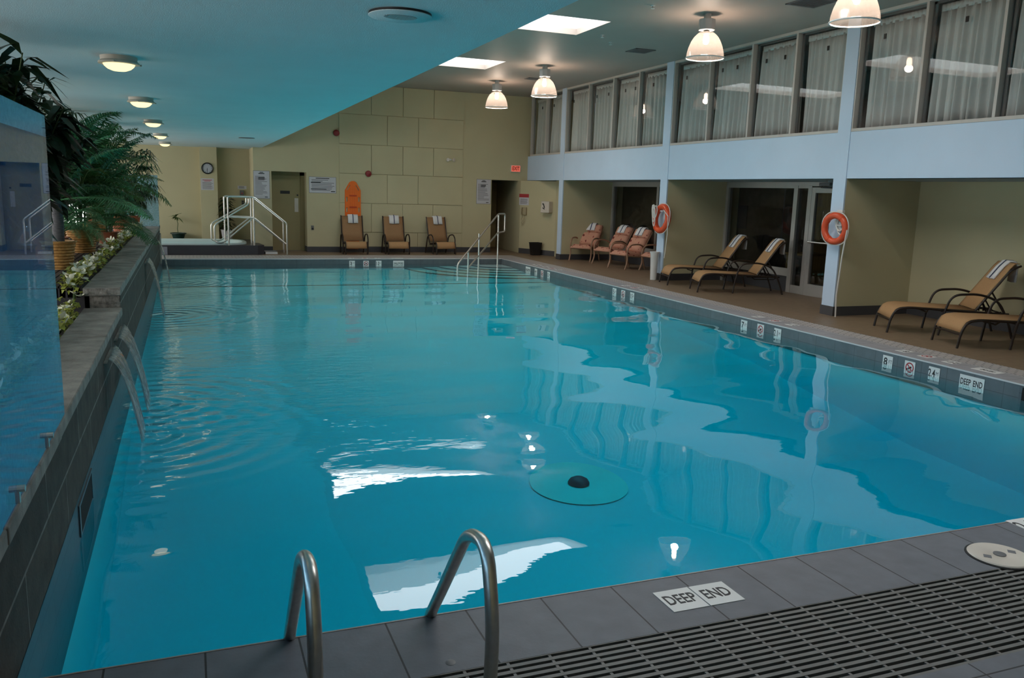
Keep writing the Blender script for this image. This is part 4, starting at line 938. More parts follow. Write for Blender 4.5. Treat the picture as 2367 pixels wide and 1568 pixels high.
t = thing('wall_outlet', 'small outlet with a black plug low beside the tan door', 'outlet', (3.11, YW, .65)); F = frame((3.11, YW, .65), 'south'); O = (3.11, YW, .65)
b = MB(); b.box(-.035, .035, -.06, .06, 0, .008); place(b, F); b.build('cover', M['ventgrey'], t, O, smooth=False); b = MB(); b.box(-.022, .022, -.05, -.0, .008, .045); place(b, F); b.build('plug', M['black'], t, O, smooth=False, bevel=.004)
# alarm bells, emergency light, exit sign
for loc, lb in (((3.76, YW, 3.165), 'small red alarm bell high on the wall under the soffit edge'), ((4.615, YW-.012, 2.13), 'red round alarm bell above the orange board')):
    t = thing('alarm_bell', lb, 'alarm bell', loc); F = frame(loc, 'south')
    b = MB(); b.lathe([(.05, 0), (.05, .035), (0, .035)], 20); place(b, F); b.build('back_box', M['redbell'], t, loc)
    b = MB(); b.lathe([(.082, .034), (.084, .045), (.07, .07), (.035, .084), (0, .088)], 28); place(b, F); b.build('gong', M['redbell'], t, loc)
loc = (6.94, YW-.012, 2.60); t = thing('emergency_light', 'twin emergency lamp heads on the panelled wall', 'emergency light', loc); F = frame(loc, 'south')
b = MB(); b.box(-.03, .03, -.02, .02, 0, .04); place(b, F); b.build('mount', M['white'], t, loc, smooth=False, bevel=.004)
for sx in (-1, 1):
    b = MB(); b.lathe([(.012, 0), (.045, .03), (.05, .05), (.045, .055), (0, .05)], 18, mtx=Matrix.Translation((sx*.065, -.005, .03)) @ Matrix.Rotation(sx*.5, 4, 'Y')); place(b, F); b.build('lamp_head', M['cream'], t, loc)
loc = (8.915, YW, 2.425); F = frame(loc, 'south'); t = thing('exit_sign', 'lit red EXIT sign over the dark corridor opening', 'exit sign', loc)
b = MB(); b.box(-.15, .15, -.10, .10, .0, .05); place(b, F); b.build('housing', M['cream'], t, loc, smooth=False, bevel=.005)
b = MB(); b.box(-.135, .135, -.085, .085, .05, .053); place(b, F); b.build('face', M['exit'], t, loc, smooth=False)
b = text_mb('EXIT', .15, .003, .72); place(b, F @ Matrix.Translation((0, 0, .0545))); b.build('lettering', M['exitl'], t, loc, smooth=False)
# doors in the openings of the far wall
r = bpy.data.objects.new('door_2', None); COL.objects.link(r); O = (2.52, YW+.42, 0); r.location = O; r['kind'] = 'structure'
b = MB(); b.box(D1[0], D1[1]-.12, YW+.44, YW+.50, .01, 2.02); b.build('door_leaf', M['doorp'], r, O, smooth=False, bevel=.004)
b = MB(); b.box(D1[0], D1[1], YW+.46, YW+.56, 2.02, 2.11); b.box(D1[1]-.12, D1[1], YW+.46, YW+.56, 0, 2.11); b.build('door_frame', M['doorp'], r, O, smooth=False)
b = MB(); b.box(2.33, 2.58, YW+.433, YW+.44, 1.53, 1.61); b.build('door_plaque', M['black'], r, O, smooth=False, bevel=.002)
b = MB(); b.box(2.70, 2.80, YW+.432, YW+.44, 1.05, 1.42); b.build('push_plate', M['cream'], r, O, smooth=False, bevel=.003)
b = MB(); b.lathe([(.022, 0), (.022, .02), (0, .022)], 14); place(b, frame((2.78, YW+.44, 1.50), 'south')); b.build('lock', M['black'], r, O)
r = bpy.data.objects.new('door_3', None); COL.objects.link(r); O = (8.6, 24.88, 0); r.location = O; r['kind'] = 'structure'
b = MB(); b.box(8.22, 9.1, 24.84, 24.9, .01, 2.03); b.build('door_leaf', M['doorp'], r, O, smooth=False)
# phone wall fittings: the wall runs from (9.02, 22.62) to (9.66, 21.25)
def wframe(u, z):
    p = P0.lerp(P1, u); ax = d; nz = nrm
    R3 = Matrix((ax, Vector((0, 0, 1)), nz)).transposed(); return Matrix.Translation((p.x, p.y, z)) @ R3.to_4x4(), (p.x, p.y, z)
F, loc = wframe(.10, 1.55); w, h = .27, .30
t = thing('warning_notice', 'small notice with solid red header above the wall phone', 'sign', loc)
b = MB(); b.box(-.19, .19, -.16, .16, .0002, .003); place(b, F); b.build('plate', M['signw'], t, loc, smooth=False)
b = MB(); b.box(-.19, .19, .06, .16, .003, .004); place(b, F); b.build('header', M['red'], t, loc, smooth=False)
b = MB(); strip_lines(b, .30, -.13, .03, 5, .01, 3, .4, .8); place(b, F); b.build('fine_print', M['inkgrey'], t, loc, smooth=False)
F, loc = wframe(.12, 1.22); t = thing('wall_phone', 'beige corded wall phone beside the corridor opening', 'phone', loc)
b = MB(); b.box(-.10, .10, -.11, .11, 0, .05); place(b, F); b.build('body', M['phone'], t, loc, smooth=False, bevel=.012)
b = MB(); b.tube([(-.05, -.10, .06), (-.05, -.07, .085), (-.05, .07, .085), (-.05, .10, .06)], .022, 10, rr=[.028, .018, .018, .028]); place(b, F); b.build('handset', M['phone'], t, loc)
b = MB(); b.tube([(-.05+.012*math.sin(k*1.1), -.11-.34*math.sin(PI*k/40)*.9, .05+.01*math.cos(k*1.1)) if k < 21 else (-.05+.1*(k-20)/20+.012*math.sin(k*1.1), -.11-.34*math.sin(PI*k/40)*.9, .05) for k in range(41)], .005, 5); place(b, F); b.build('cord', M['phone'], t, loc)
F, loc = wframe(.72, 1.36); t = thing('towel_dispenser', 'white dispenser box on the wall above the black bin', 'dispenser', loc)
b = MB(); b.prism([(-.15, -.15), (.17, -.15), (.17, .16), (-.12, .17)], 0, .16); place(b, F); b.build('case', M['cream'], t, loc, smooth=False, bevel=.012)
b = MB(); b.box(-.02, .015, -.02, .11, .16, .162, Matrix.Rotation(.4, 4, 'Z')); b.box(-.05, .03, -.06, -.03, .16, .162, Matrix.Rotation(-.5, 4, 'Z')); b.lathe([(.02, .16), (.02, .163), (0, .163)], 12, (-.06, .09, 0)); place(b, F); b.build('pictogram', M['ink'], t, loc, smooth=False)
b = MB(); b.box(-.11, .17, -.165, -.15, .03, .18); place(b, F); b.build('tray', M['phone'], t, loc, smooth=False)
t = thing('waste_bin', 'black open waste bin on the floor below the white dispenser', 'bin', (9.20, 21.80, 0))
b = MB(); n = 4
def sq(r, z, k=.8): return [(sx*r, sy*r*k, z) for sx, sy in ((-1, -1), (1, -1), (1, 1), (-1, 1))]
b.add(sq(.115, .0)+sq(.15, .34)+sq(.158, .345)+sq(.158, .36)+sq(.142, .36)+sq(.11, .01), [(3, 2, 1, 0)]+[(i*4+k, i*4+(k+1) % 4, i*4+4+(k+1) % 4, i*4+4+k) for i in range(5) for k in range(4)]+[(20, 21, 22, 23)]); b.build('bucket', M['black'], t, smooth=False, bevel=.006)
b = MB(); b.add(sq(.148, .362, .8)+sq(.138, .30, .8), [(k, (k+1) % 4, 4+(k+1) % 4, 4+k) for k in range(4)]); b.build('liner', M['ventgrey'], t, smooth=False)
# orange spine board hanging on the panels
loc = (4.19, YW-.012, .75); t = thing('spine_board', 'bright orange rescue spine board hanging upright on the wall', 'rescue board', loc); F = frame(loc, 'south')
bm = bmesh.new()
out = [(-.15, -.66), (.15, -.66), (.215, .0), (.215, .92), (.09, 1.14), (.03, 1.17), (-.03, 1.17), (-.09, 1.14), (-.215, .92), (-.215, 0)]
holes = []
for sx in (-1, 1):
    for yy in (.06, .34, .62): holes.append([(sx*.165-.018, yy), (sx*.165+.018, yy), (sx*.165+.018, yy+.12), (sx*.165-.018, yy+.12)])
    holes.append([(sx*.155, .91), (sx*.165, .94), (sx*.085, 1.07), (sx*.07, 1.05)])
def loop(pts):
    vs = [bm.verts.new((x, y, 0)) for x, y in pts]; return [bm.edges.new((vs[i], vs[(i+1) % len(vs)])) for i in range(len(vs))]
eds = loop(out)
for h_ in holes: eds += loop(h_)
bmesh.ops.triangle_fill(bm, use_beauty=True, edges=eds)
ext = bmesh.ops.extrude_face_region(bm, geom=bm.faces[:]); bmesh.ops.translate(bm, verts=[v for v in ext['geom'] if isinstance(v, bmesh.types.BMVert)], vec=(0, 0, .045))
bmesh.ops.recalc_face_normals(bm, faces=bm.faces[:]); bb_ = MB(); bm.verts.index_update(); bb_.add([v.co.copy() for v in bm.verts], [tuple(v.index for v in f.verts) for f in bm.faces]); bm.free()
place(bb_, F); bb_.build('board', M['orange'], t, loc, smooth=False, bevel=.006)
b = MB(); b.box(-.075, -.045, -.15, 1.0, .045, .055); b.box(.045, .075, -.15, 1.0, .045, .055); b.box(-.02, .02, .0, 1.02, .045, .05); place(b, F); b.build('ridge', M['orange'], t, loc, smooth=False, bevel=.004)
for yy in (.18, .47, .78):
    b = MB(); b.box(-.10, .10, yy-.02, yy+.02, .056, .060); place(b, F); b.build('strap', M['strap'], t, loc, smooth=False)

# ------------------------------------------------------------------ depth markers
def nodive():
    b = MB(); b.tube(arc((0, 0, 0), .044, 0, 2*PI, 28, (1, 0, 0), (0, 1, 0))[:-1], .006, 6, closed=True); b.box(-.044, .044, -.005, .005, -.003, .004, Matrix.Rotation(-.78, 4, 'Z')); b.v = [(x, y, .0036+z*.25) for x, y, z in b.v]; return b
def diver():
    b = MB(); b.box(-.02, .022, -.012, .006, .0031, .0038, Matrix.Rotation(.5, 4, 'Z')); b.lathe([(.008, .0031), (.008, .0038), (0, .0038)], 10, (-.028, -.016, 0)); b.box(-.03, .03, -.028, -.024, .0031, .0038); return b
def marker(lab, loc, kind, s, txt=None, w=1.0):
    F = frame(loc, kind); t = thing('depth_marker', lab, 'depth marker', loc, 0, 'pool depth tiles'); W = s*w
    b = MB(); b.box(-W/2, W/2, -s/2, s/2, .0002, .003); place(b, F); b.build('tile', M['tilew'], t, loc, smooth=False)
    if txt is None:
        b = nodive(); b.v = [(x*s/.125, y*s/.125, z) for x, y, z in b.v]; place(b, F); b.build('red_ring', M['red'], t, loc, smooth=False)
        b = diver(); b.v = [(x*s/.125, y*s/.125, z) for x, y, z in b.v]; place(b, F); b.build('diver_pictogram', M['ink'], t, loc, smooth=False)
    else:
        n = len(txt); big = txt.split(' ')
        if len(big) == 2 and len(big[1]) <= 2:
            b = text_mb(big[0], s*.82, .002, .95 if len(big[0]) < 2 else .62); place(b, F @ Matrix.Translation((-W*.20, 0, .0032))); b.build('numeral', M['ink'], t, loc, smooth=False)
            b = text_mb(big[1], s*.42, .0, .8); place(b, F @ Matrix.Translation((W*.28, s*.03, .0032))); b.build('unit_lettering', M['inkgrey'], t, loc, smooth=False)
        else:
            b = text_mb(txt, s*(.62 if len(txt) < 6 else .5), .0015, .62 if len(txt) < 6 else .5); place(b, F @ Matrix.Translation((0, 0, .0032))); b.build('lettering', M['ink'], t, loc, smooth=False)
EAST = [('SHALLOW END', 18.76, 2.0, 'double'), ('4 FT', 18.26, 1, '4FT'), (None, 17.88, 1, None), ('1.2 M', 17.50, 1, '1.2M'), ('5 FT', 14.28, 1, '5FT'), (None, 13.93, 1, None), ('1.5 M', 13.58, 1, '1.5M'),
        ('7 FT', 10.17, 1, '7FT'), (None, 9.78, 1, None), ('2.1 M', 9.40, 1, '2.1M'), ('8 FT', 7.39, 1, '8FT'), (None, 7.06, 1, None), ('2.4 M', 6.72, 1, '2.4M'), ('DEEP', 6.31, 1, 'DEEP'), ('END', 6.16, 1, 'END')]
nbr = {17.88: 'between 4FT and 1.2M', 13.93: 'between 5FT and 1.5M', 9.78: 'between 7FT and 2.1M', 7.06: 'between 8FT and 2.4M'}
for tx, y, w, sh in EAST:
    if tx is None: l1 = 'white no-diving tile %s on the long waterline band'
    elif tx == 'SHALLOW END': l1 = 'wide white SHALLOW END tile on the long waterline band%s'
    else: l1 = 'white tile reading %s on the long waterline band'
    l1 = l1 % (nbr[y] if tx is None else '' if tx == 'SHALLOW END' else sh)
    marker(l1, (XR-.006, y, WZ+.025), 'west', .15 if w == 1 else .15, tx, w)
    l2 = l1.replace('on the long waterline band', 'set flat in the lounger-side coping')
    if tx not in ('DEEP', 'END'): marker(l2, (XR+.24, y, 0), 'upE', .15, tx, w)
marker('wide white DEEP END tile set flat in the lounger-side coping', (XR+.24, 6.26, 0), 'upE', .15, 'DEEP END', 2.0)
for tx, x, w, sh in (('3 FT', 3.77, 1, '3FT'), (None, 4.12, 1, ''), ('1.0 M', 4.44, 1, '1.0M'), ('SHALLOW END', 4.95, 2.0, '')):
    l1 = 'white no-diving tile' if tx is None else 'wide white SHALLOW END tile' if w == 2 else 'white tile reading %s' % sh
    marker(l1+' at the far end waterline below the tan chairs', (x, YF-.006, WZ+.025), 'south', .14, tx, w)
    marker(l1+' set flat in the far end coping', (x, YF+.14, 0), 'upN', .14, tx, w)
marker('duller white tile reading DEEP in the near dark coping', (1.966, 2.872, 0), 'up', .18, 'DEEP'); marker('white tile reading END in the near dark coping', (2.152, 2.872, 0), 'up', .18, 'END')
marker('white tile reading 2.4M in the near dark coping, cut by the picture edge', (4.34, 3.0, 0), 'up', .19, '2.4 M')

# ------------------------------------------------------------------ near deck: grate, skimmer lid, ladder rails, skimmers
g = thing('overflow_grate', 'long grey slotted overflow grate along the near deck', 'grate', (3.0, 2.37, 0))
O = (3.0, 2.37, 0); b = MB(); px = .0362; gx0, gx1 = -1.0, 6.2
for k in range(17): y = 2.085+px*k; b.box(gx0, gx1, y-.0095, y+.0095, -.03, -.001)
n = int((gx1-gx0)/.172)
for k in range(16):
    y = 2.085+px*(k+.5)
    for i in range(n+1): x = gx0+.172*i+(.0 if k % 2 else .0)+.012*k*.0; b.box(x-.006, x+.006, y-.0095, y+.0095, -.03, -.003)
b.build('grating', M['grate'], g, O, smooth=False)
b = MB(); b.box(gx0, gx1, 2.08, 2.66, -.2, -.12); b.box(gx0, gx1, 2.075, 2.082, -.2, -.002); b.box(gx0, gx1, 2.655, 2.664, -.2, -.002); struct(b.build('trim_14', M['pit'], smooth=False), 'dark channel under the near grate')
t = thing('skimmer_cover', 'round cream skimmer lid set across the near coping and grate', 'lid', (3.78, 2.76, 0))
b = MB(); b.lathe([(0, .002), (.142, .002), (.148, .006), (.142, .012), (.05, .014), (.045, .011), (0, .011)], 44); b.build('cover', M['cream'], t)
b = MB(); b.lathe([(0, .011), (.03, .011), (.03, .016), (.022, .018), (0, .018)], 18); b.build('centre_screw', M['ventgrey'], t)
for sx in (-1, 1): b = MB(); b.box(-.018, .018, -.018, .018, .0125, .0145, Matrix.Translation((sx*.085, 0, 0)) @ Matrix.Rotation(.785, 4, 'Z')); b.build('finger_hole', M['inkgrey'], t, smooth=False)
b = MB(); b.lathe([(.15, .0005), (.158, .0005), (.158, .004), (.15, .004)], 44); b.build('seat_ring', M['black'], t)
t = thing('deck_screw', 'small round screw cover in the near coping beside the grate', 'screw', (.86, 2.72, 0)); b = MB(); b.lathe([(0, .004), (.012, .004), (.02, .001), (.02, 0), (0, 0)], 14); b.build('cap', M['ventgrey'], t)
for x, lb in ((.312, 'steel ladder handrail arching over the near pool edge, one beside the stone wall'), (.885, 'steel ladder handrail arching over the near pool edge, one beside the DEEP END tiles')):
    base = (x, 2.36, 0); t = thing('ladder_handrail', lb, 'handrail', base, 0, 'ladder handrails at the near edge')
    pts = rounded([(x, 2.365, -.02), (x, 2.345, .36), (x, 2.42, .60), (x, 2.62, .56), (x, 2.92, .20), (x, 3.17, -.09), (x, 3.24, -.5)], .18, 8)
    b = MB(); b.tube(pts, .0235, 18); b.build('tube', M['steel_dk'], t, base)
    b = MB(); b.lathe([(.024, .001), (.055, .001), (.055, .008), (.024, .022)], 24, base); b.build('floor_flange', M['steel_dk'], t, base)
t = thing('skimmer_opening', 'dark slot of a skimmer in the pool wall under the stonework', 'skimmer', (XL, 5.0, -.06)); O = (XL, 5.0, -.06)
b = MB(); b.box(XL-.02, XL+.004, 4.72, 5.28, -.13, .03); b.build('mouth', M['pit'], t, O, smooth=False)
b = MB(); b.box(XL-.02, XL+.008, 4.68, 5.32, .03, .045); b.box(XL-.02, XL+.008, 4.68, 4.72, -.13, .03); b.box(XL-.02, XL+.008, 5.28, 5.32, -.13, .03); b.build('surround', M['band_x'], t, O, smooth=False)
t = thing('skimmer_opening', 'dark slot of a skimmer in the waterline band past the DEEP END tiles', 'skimmer', (XR, 5.35, -.09)); O = (XR, 5.35, -.09)
b = MB(); b.box(XR-.005, XR+.02, 5.12, 5.66, -.16, -.03); b.build('mouth', M['pit'], t, O, smooth=False)
b = MB(); b.box(XR-.008, XR+.02, 5.09, 5.12, -.16, -.02); b.box(XR-.008, XR+.02, 5.66, 5.69, -.16, -.02); b.box(XR-.008, XR+.02, 5.12, 5.66, -.03, -.02); b.build('surround', M['band_x'], t, O, smooth=False)

# pool handrail over the corner steps
A = Vector((5.93, 18.76, 0)); Dv = Vector((7.44-5.93, 20.12-18.76, 0)); U = Dv.normalized(); Lr = Dv.length
t = thing('pool_handrail', 'bright steel handrail rising over the curved pool corner steps', 'handrail', (A.x, A.y, -.3)); O = (A.x, A.y, -.3)
def q(s, z): p = A+U*s; return (p.x, p.y, z)
b = MB(); b.tube(rounded([q(0, -.26), q(0, .03), q(Lr-.02, 1.19), q(Lr+.36, 1.19), q(Lr+.36, .73), q(Lr, .71)], .07), .021, 10); b.build('top_rail', M['steel'], t, O)
b = MB(); b.tube(rounded([q(.50, -.26), q(.50, -.10), q(Lr-.02, .71)], .05), .021, 10); b.build('lower_rail', M['steel'], t, O)
for s, z in ((.50, .31), (1.02, .72), (Lr, 1.17)): b = MB(); b.tube([q(s, -.25), q(s, z)], .021, 10); b.build('post', M['steel'], t, O)

# ------------------------------------------------------------------ spa
SP0 = (.2, 22.8, 0); t = thing('hot_tub', 'raised white hot tub set in a dark tiled platform', 'hot tub', SP0)
OUT = [(-1.6, 21.95), (-.72, 21.80), (-.47, 21.78), (.95, 21.80), (1.62, 21.86), (1.78, 22.0), (1.58, 24.3), (-2.4, 24.3), (-2.4, 22.5)]
def ring(cx, cy, rx, ry, n=28): return [(cx+rx*math.copysign(abs(math.cos(2*PI*k/n))**.55, math.cos(2*PI*k/n)), cy+ry*math.copysign(abs(math.sin(2*PI*k/n))**.55, math.sin(2*PI*k/n))) for k in range(n)]
bm = bmesh.new()
def loop2(pts, z): vs = [bm.verts.new((x, y, z)) for x, y in pts]; return [bm.edges.new((vs[i], vs[(i+1) % len(vs)])) for i in range(len(vs))]
RG = ring(.0, 22.86, 1.40, .92); e1 = loop2(OUT, .235); e2 = loop2(RG, .235); bmesh.ops.triangle_fill(bm, use_beauty=True, edges=e1+e2); bm.verts.index_update()
b = MB(); b.add([v.co.copy() for v in bm.verts], [tuple(v.index for v in f.verts) for f in bm.faces]); bm.free()
nO = len(OUT); b.add([(x, y, 0) for x, y in OUT]+[(x, y, .235) for x, y in OUT], [(i, (i+1) % nO, nO+(i+1) % nO, nO+i) for i in range(nO)]); b.build('platform', M['spatile'], t, SP0, smooth=False)
b = MB(); b.box(-1.55, -.50, 21.765, 21.80, .005, .20); b.build('daylit_facet', M['spatile2'], t, SP0, smooth=False)  # paler box paints the daylight falling on this platform facet
b = MB(); n = len(RG); lv = [(1.0, .236), (1.0, .272), (.985, .282), (.93, .275), (.90, .235), (.88, .10), (.70, -.1), (.66, -.25)]
vs = []
for k_, z in lv: vs += [(0+(x-0)*k_, 22.86+(y-22.86)*k_, z) for x, y in RG]
b.add(vs, [(i*n+k, i*n+(k+1) % n, (i+1)*n+(k+1) % n, (i+1)*n+k) for i in range(len(lv)-1) for k in range(n)]+[tuple((len(lv)-1)*n+k for k in range(n))]); b.build('tub_shell', M['tubw'], t, SP0)
b = MB(); b.add([(0+x*.895, 22.86+(y-22.86)*.895, .20) for x, y in RG], [tuple(range(n))]); tag(b.build('spa_water', M['spawater'], None, (0, 22.86, .2), smooth=False), 'pale still water in the hot tub', 'water', kind='stuff')
b = MB(); b.box(.86, 1.02, 22.30, 22.34, .14, .255); b.build('skimmer_slot', M['ventgrey'], t, SP0, smooth=False)
# handrails of the spa steps, one on each side
def spa_rail(y, lab, dx, dz):
    O = (1.5, y, .235); t = thing('spa_handrail', lab, 'handrail', O, 0, 'steel handrails of the hot tub')
    xa, xb, xc = .93+dx, 1.56+dx*.3, 2.34+dx*.2
    b = MB(); b.tube(rounded([(xa, y, .95), (xa, y, 1.44+dz), (xb, y, 1.44+dz), (xc, y, .80), (xc, y, 0)], .06), .021, 10); b.build('upper_rail', M['steel'], t, O)
    b = MB(); b.tube(rounded([(xa, y, 1.0), (xa, y, .94), (xb, y, .92), (xc-.02, y, .27)], .05), .021, 10); b.build('middle_rail', M['steel'], t, O)
    b = MB(); b.tube(rounded([(xb-.13, y+.03, 1.40), (xb-.13, y+.03, 1.26), (xa-.33, y+.03, .74), (xa-.33, y+.03, .30), (xa-.12, y+.03, .30), (xb-.06, y+.03, .90)], .09), .021, 10); b.build('tub_rail', M['steel'], t, O)
    for x, z in ((xa, 1.42+dz), (xb-.02, 1.42+dz)): b = MB(); b.tube([(x, y, .20), (x, y, z)], .021, 10); b.build('post', M['steel'], t, O)
spa_rail(21.92, 'steel stepped handrail of the hot tub, on the pool side', 0, 0); spa_rail(22.62, 'steel stepped handrail of the hot tub, on the wall side', -.06, .0)
t = thing('spa_step', 'low dark step with a pale edge strip beside the hot tub', 'step', (1.98, 22.4, 0)); b = MB(); b.box(1.82, 2.12, 22.12, 22.7, 0, .05); b.build('tread', M['spatile2'], t, (1.98, 22.4, 0), smooth=False); b = MB(); b.box(1.82, 2.12, 22.10, 22.125, 0, .054); b.build('edge_strip', M['tilew'], t, (1.98, 22.4, 0), smooth=False)
# plants by the spa
t = thing('potted_dracaena', 'small dracaena on a thin stem in a dark green pot behind the hot tub', 'plant', (-.26, 24.08, .235))
b = MB(); b.lathe([(.13, 0), (.17, .14), (.205, .15), (.205, .18), (.185, .18), (.18, .16), (0, .16)], 28); b.build('pot', M['greenpot'], t)
b = MB(); b.tube([(0, 0, .15), (-.02, 0, .28), (.0, 0, .42), (-.035, 0, .55)], .009, 7); b.build('stem', M['stem'], t)
b = MB(); r = random.Random(4)
for i in range(15):
    a = 6.283*i/15+r.uniform(-.2, .2); L = r.uniform(.18, .27)
    leaf_pts(b, Vector((-.035, 0, .54+.09*i/15)), Vector((math.cos(a), math.sin(a), .95-.75*(1-i/15)-.2)), L, .055, .12*(1-i/15)+.02)
leaf_pts(b, Vector((-.035, 0, .62)), Vector((.12, 0, 1)), .22, .05, 0); b.build('leaves', M['palm_ol'], t, smooth=False)
t = thing('potted_shrub', 'dark bushy plant in a pale pot behind the hot tub handrails', 'plant', (.98, 24.0, .235))
b = MB(); b.lathe([(.12, 0), (.16, .26), (.175, .28), (.155, .28), (.15, .25), (0, .25)], 24); b.build('pot', M['signw'], t)
b = MB(); r = random.Random(9)
for i in range(230):
    z = .28+r.random()*.85; a = r.uniform(0, 6.28); rr = .14*r.random()
    leaf_pts(b, Vector((rr*math.cos(a), rr*math.sin(a), z)), Vector((math.cos(a), math.sin(a), r.uniform(-.3, .3))), r.uniform(.12, .2), .07, .03)
b.build('leaves', M['leaf_dk'], t, smooth=False); b = MB(); b.tube([(0, 0, .24), (0, 0, 1.05)], .014, 6); b.build('stem', M['stem'], t)

# ------------------------------------------------------------------ furniture
def sheetband(pts, w, mat, name, parent, th=.008, sub=1):
    """Cloth band following a side profile (x, z), full width w in y."""
    b = MB(); k = 8; b.sheet([[(x, w*(j/k-.5), z) for j in range(k+1)] for x, z in pts]); return b.build(name, mat, parent, solid=th, angle=60)
def towel(lab, prof, w, loc, rz, yoff=0, group='towels on the seats'):
    """Towel laid over a seat top: one folded cloth with two dark stripes along its length."""
    t = thing('towel', lab, 'towel', loc, rz, group)
    b = MB(); k = 6; b.sheet([[(x, yoff+w*(j/k-.5), z+.004*math.sin(j*1.3+i)) for j in range(k+1)] for i, (x, z) in enumerate(prof)]); b.build('cloth', M['towel'], t, solid=.022, angle=60)
    b = MB(); n = len(prof); off = []
    for i in range(n):
        x, z = prof[i]; x0, z0_ = prof[max(0, i-1)]; x1_, z1_ = prof[min(n-1, i+1)]; tx, tz = x1_-x0, z1_-z0_; l = math.hypot(tx, tz) or 1; off.append((x-tz/l*.017, z+tx/l*.017))
    b.sheet([[(x, yoff+j, z) for j in (-.011, .011)] for x, z in off]); b.build('stripe', M['navy'], t, solid=.003, angle=60)
    return t
# chaise lounger: +x runs from foot to head
BA = math.radians(56)
HX, HZ = 1.13, .345
def back_pt(s): return (HX+s*math.cos(BA), HZ+s*math.sin(BA))
def make_lounger(lab):
    t = thing('chaise_lounger', lab, 'lounger', (0, 0, 0), 0, 'tan chaise loungers')
    for s in (-1, 1):
        y = .30*s
        b = MB(); b.tube(rounded([(.02, y, 0), (.05, y, .20), (.12, y, .335), (.28, y, .36), (1.55, y, .325)], .12, 6), .016, 8); b.build('side_rail', M['bronze'], t)
        b = MB(); p = back_pt(0); q_ = back_pt(.70); e = back_pt(.80); b.tube(rounded([(p[0], y*.93, p[1]), (q_[0], y*.93, q_[1]), (e[0]+.06, y*.93, e[1]-.03)], .1), .015, 8); b.build('back_rail', M['bronze'], t)
        b = MB(); b.tube(rounded([(.68, y*1.06, 0), (.72, y*1.06, .30), (.80, y*1.08, .56), (1.15, y*1.08, .585), (1.40, y*1.06, .50), (1.55, y*1.06, .22), (1.62, y*1.06, 0)], .16, 7), .016, 8); b.build('arm_hoop', M['bronze'], t)
        b = MB(); m_ = back_pt(.34); b.tube([(m_[0]+.015, y*.7, m_[1]-.01), (1.52, y*.7, .335)], .011, 6); b.tube([(1.02, y*.7, .33), (1.10, y*.7, .27), (1.46, y*.7, .27), (1.55, y*.7, .325)], .010, 6)
        for k in range(4): b.tube([(1.30+.06*k, y*.7, .345), (1.315+.06*k, y*.7, .30)], .012, 6)
        b.build('back_support', M['bronze'], t)
    for p_ in ([(.05, -.30, .17), (.05, .30, .17)], [(.70, -.31, .33), (.70, .31, .33)], [(1.5, -.30, .325), (1.5, .30, .325)], [(.52, -.30, .35), (.56, -.15, .29), (.56, .15, .29), (.52, .30, .35)]): b = MB(); b.tube(p_, .012, 7); b.build('cross_bar', M['bronze'], t)
    sheetband([(.045, .20), (.07, .265), (.105, .325), (.16, .358), (.26, .372), (.6, .366), (HX+.02, .355)], .57, M['sling'], 'seat_sling', t)
    p = [back_pt(s) for s in (.02, .25, .5, .70)]; sheetband([(x-.014, z+.008) for x, z in p]+[(back_pt(.78)[0]+.0, back_pt(.78)[1]+.012), (back_pt(.80)[0]+.05, back_pt(.80)[1]-.005)], .53, M['sling'], 'back_sling', t)
    return t
def lounger_towel(lab, loc, rz):
    pr = [(back_pt(s)[0]-.030, back_pt(s)[1]+.018) for s in (.50, .60, .70)]+[(back_pt(.78)[0]-.002, back_pt(.78)[1]+.032), (back_pt(.80)[0]+.06, back_pt(.80)[1]+.012), (back_pt(.80)[0]+.088, back_pt(.80)[1]-.04), (back_pt(.80)[0]+.09, back_pt(.80)[1]-.13), (back_pt(.80)[0]+.085, back_pt(.80)[1]-.27)]
    towel(lab, pr, .23, loc, rz)
LG = [((8.98, 14.55), -16, 'tan chaise lounger next to the pier with the roped ring', 'white towel over the lounger next to the roped ring pier'),
      ((8.93, 13.38), -20, 'tan chaise lounger in front of the storefront glass', 'white towel over the lounger in front of the storefront glass'),
      ((9.03, 8.84), -29, 'tan chaise lounger in the blank alcove, seen whole', 'white towel over the lounger in the blank alcove'),
      ((8.93, 7.68), -20, 'tan chaise lounger in the blank alcove, cut off by the picture edge', 'white towel on the lounger cut off by the picture edge')]
first = make_lounger(LG[0][2])
for i, ((x, y), a, l1, l2) in enumerate(LG):
    if i == 0: first.location = (x, y, 0); first.rotation_euler = (0, 0, math.radians(a))
    else: dup(first, (x, y, 0), math.radians(a), l1)
    lounger_towel(l2, (x, y, 0), math.radians(a))
